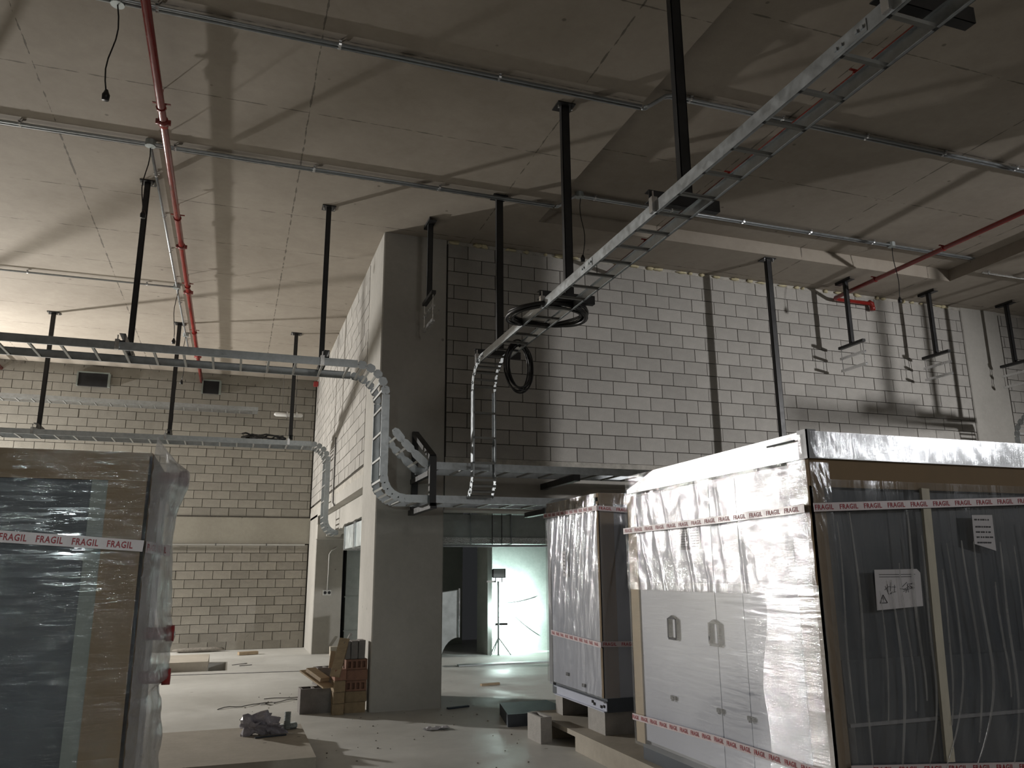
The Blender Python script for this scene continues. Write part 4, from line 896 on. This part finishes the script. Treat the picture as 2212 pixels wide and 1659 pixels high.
# lamp on its stand
d = thing('site_lamp', 'site flood lamp on a thin stand glaring against the lit wall', 'flood lamp', (5.27, 16.05, 0))
obj('stand', MB().tube([(5.27, 16.05, 0.0), (5.27, 16.05, 1.46)], 0.022, 8).tube([(5.27, 16.05, 0.35), (5.05, 15.9, 0.02)], 0.012, 6).tube([(5.27, 16.05, 0.35), (5.47, 15.85, 0.02)], 0.012, 6).tube([(5.27, 16.05, 0.35), (5.25, 16.3, 0.02)], 0.012, 6), 'galv_dull', d)
b = MB().box(5.13, 5.41, 15.98, 16.0, 1.53, 1.545).box(5.13, 5.41, 15.98, 16.0, 1.70, 1.715).box(5.13, 5.15, 15.98, 16.0, 1.53, 1.715).box(5.39, 5.41, 15.98, 16.0, 1.53, 1.715).box(5.15, 5.39, 16.0, 16.09, 1.54, 1.705)
for x in (5.2, 5.34): b.box(x - 0.008, x + 0.008, 16.0, 16.02, 1.44, 1.53)
obj('upper_head', b, 'black', d); obj('upper_glass', MB().box(5.15, 5.39, 15.985, 15.995, 1.545, 1.70), 'lens', d)
obj('side_arm', MB().box(5.02, 5.2, 16.03, 16.06, 1.44, 1.475), 'plastic_white', d)
m, t, out = nt('lamp_emission'); e = N(t, 'ShaderNodeEmission'); e.inputs[0].default_value = (0.85, 1, 1, 1); e.inputs[1].default_value = 60; t.links.new(e.outputs[0], out.inputs[0]); M['glow'] = m
obj('lower_head', MB().box(5.22, 5.48, 16.06, 16.12, 0.58, 0.63), 'black', d)
obj('lit_tube', MB().tube([(5.24, 16.10, 0.70), (5.46, 16.10, 0.70)], 0.035, 10).tube([(5.24, 16.10, 0.86), (5.46, 16.10, 0.86)], 0.035, 10), 'glow', d)
wire('cable', 'thin cable hanging across the lit wall, upper one', [(5.55 + 0.75 * i / 8, 16.585, 1.0 + 0.12 * (i / 8) ** 2) for i in range(9)], 0.008, 'cable')
wire('cable', 'thin cable hanging across the lit wall, lower one with a plug', [(5.75 + 0.6 * i / 8, 16.585, 0.78 - 0.55 * i / 8 + 0.1 * (i / 8) ** 2) for i in range(9)], 0.008, 'cable')
def flood(label, loc, target):
    loc = Vector(loc); d = (Vector(target) - loc).normalized(); sd = d.cross(Z_).normalized(); u = sd.cross(d); c = loc - d * 0.10
    r = thing('site_lamp', label, 'flood lamp', (c.x, c.y, 0))
    b = MB().obox(c, sd * 0.20, u * 0.17, d * 0.05); obj('head', b, 'black', r)
    foot = V(c.x, c.y, 0) - d * 0.05
    b = MB().tube([foot, V(foot.x, foot.y, c.z - 0.1)], 0.025, 8)
    for k in range(3): a = 2.1 * k; b.tube([V(foot.x, foot.y, 0.9), V(foot.x + 0.7 * cos(a), foot.y + 0.7 * sin(a), 0.02)], 0.015, 6)
    obj('tripod', b, 'galv_dull', r)
flood('tall tripod flood lamp far left of the view', L2, (0.5, 10.5, 0.3)); flood('tall tripod flood lamp far right of the view', L1, (8.4, 10.2, 3.5))
flood('tripod flood lamp behind the viewer on the right', L5, (4.6, 3.9, 1.5)); flood('tripod flood lamp behind the viewer on the left', L3, (-0.8, 4.0, 1.6))
# far wall fittings
for i, (x0, x1) in enumerate(((-3.52, -2.92), (-0.90, -0.55))):
    r = thing('vent_opening', 'black square opening high in the far wall, %s' % ('left one' if i == 0 else 'beside the red pipe'), 'vent', ((x0 + x1) / 2, YB, 5.9), 'vents in the far wall')
    obj('recess', MB().box(x0, x1, YB - 0.09, YB - 0.03, 5.78, 6.08), 'void', r)
    obj('frame', MB().box(x0 - 0.03, x1 + 0.03, YB - 0.10, YB - 0.02, 6.08, 6.11).box(x1, x1 + 0.05, YB - 0.10, YB - 0.02, 5.78, 6.08).box(x0 - 0.03, x0, YB - 0.10, YB - 0.02, 5.78, 6.08), 'strip_grey', r)
r = thing('tube_light', 'clear tube light fitting hung before the far wall beside the side wall', 'light fitting', (1.05, 19.1, 5.3))
obj('housing', MB().tube([(0.72, 19.1, 5.31), (0.76, 19.1, 5.31), (1.34, 19.1, 5.31), (1.38, 19.1, 5.31)], [0.02, 0.05, 0.05, 0.02], 10), 'plastic_white', r, True)
obj('clip', MB().box(1.0, 1.03, 19.04, 19.16, 5.25, 5.37).box(1.22, 1.25, 19.04, 19.16, 5.25, 5.37), 'zinc', r)
obj('hanger_rod', MB().tube([(0.9, 19.1, 5.36), (0.9, 19.1, 6.28)], 0.005, 6).tube([(1.2, 19.1, 5.36), (1.2, 19.1, 6.28)], 0.005, 6), 'cable_grey', r)
# socket on the far column
r = thing('wall_socket', 'double surface socket on the shaded far column', 'socket', (1.985, 17.78, 1.25))
obj('box', MB().box(1.90, 2.07, 17.755, 17.798, 1.19, 1.30), 'plastic_white', r)
for x in (1.945, 2.03): obj('outlet', MB().tube([(x, 17.757, 1.245), (x, 17.748, 1.245)], 0.032, 12), 'cable', r)
obj('conduit', MB().tube([(1.99, 17.78, 1.30), (2.0, 17.78, 2.05), (2.04, 17.78, 2.12), (2.16, 17.78, 2.2)], 0.012, 6), 'plastic_white', r, True)
tag(obj('concrete_block', MB().box(2.06, 2.30, 17.35, 17.55, 0.0, 0.17), 'plinth', None), 'small pale block on the floor in front of the far column', 'block')
wire('hose', 'bent grey hose rising from the floor beside the far column', [(2.25, 17.3, 0.03), (2.36, 17.35, 0.2), (2.44, 17.4, 0.36), (2.48, 17.4, 0.42)], 0.03, 'cable_grey', 'hose')
wire('conduit', 'slim conduit running down the side wall beside the lower left tray', [(XS - 0.03, 14.75, 4.1), (XS - 0.03, 14.75, 2.9), (XS - 0.02, 14.6, 2.84)], 0.016, 'cable_grey', 'conduit')
tag(obj('red_bracket', MB().box(1.60, 1.70, 19.1, 19.25, 6.07, 6.17), 'redcap', None), 'small red pipe stub at the top of the side wall far corner', 'pipe stub')
fl = bpy.data.objects['floor']
obj('expansion_joint', MB().bar((-3.0, 15.35, 0.002), (1.66, 14.82, 0.002), 0.035, 0.006), 'void', fl)
r = thing('tube_light', 'added housing for the fill light behind the viewer', 'light fitting', (3.0, -5.4, 5.3))  # made-up fitting around the added fill light
obj('housing', MB().box(2.3, 3.7, -5.62, -5.5, 5.15, 5.3), 'plastic_white', r); obj('hanger_rod', MB().tube([(2.6, -5.56, 5.3), (2.6, -5.56, 6.27)], 0.006, 6).tube([(3.4, -5.56, 5.3), (3.4, -5.56, 6.27)], 0.006, 6), 'cable_grey', r)
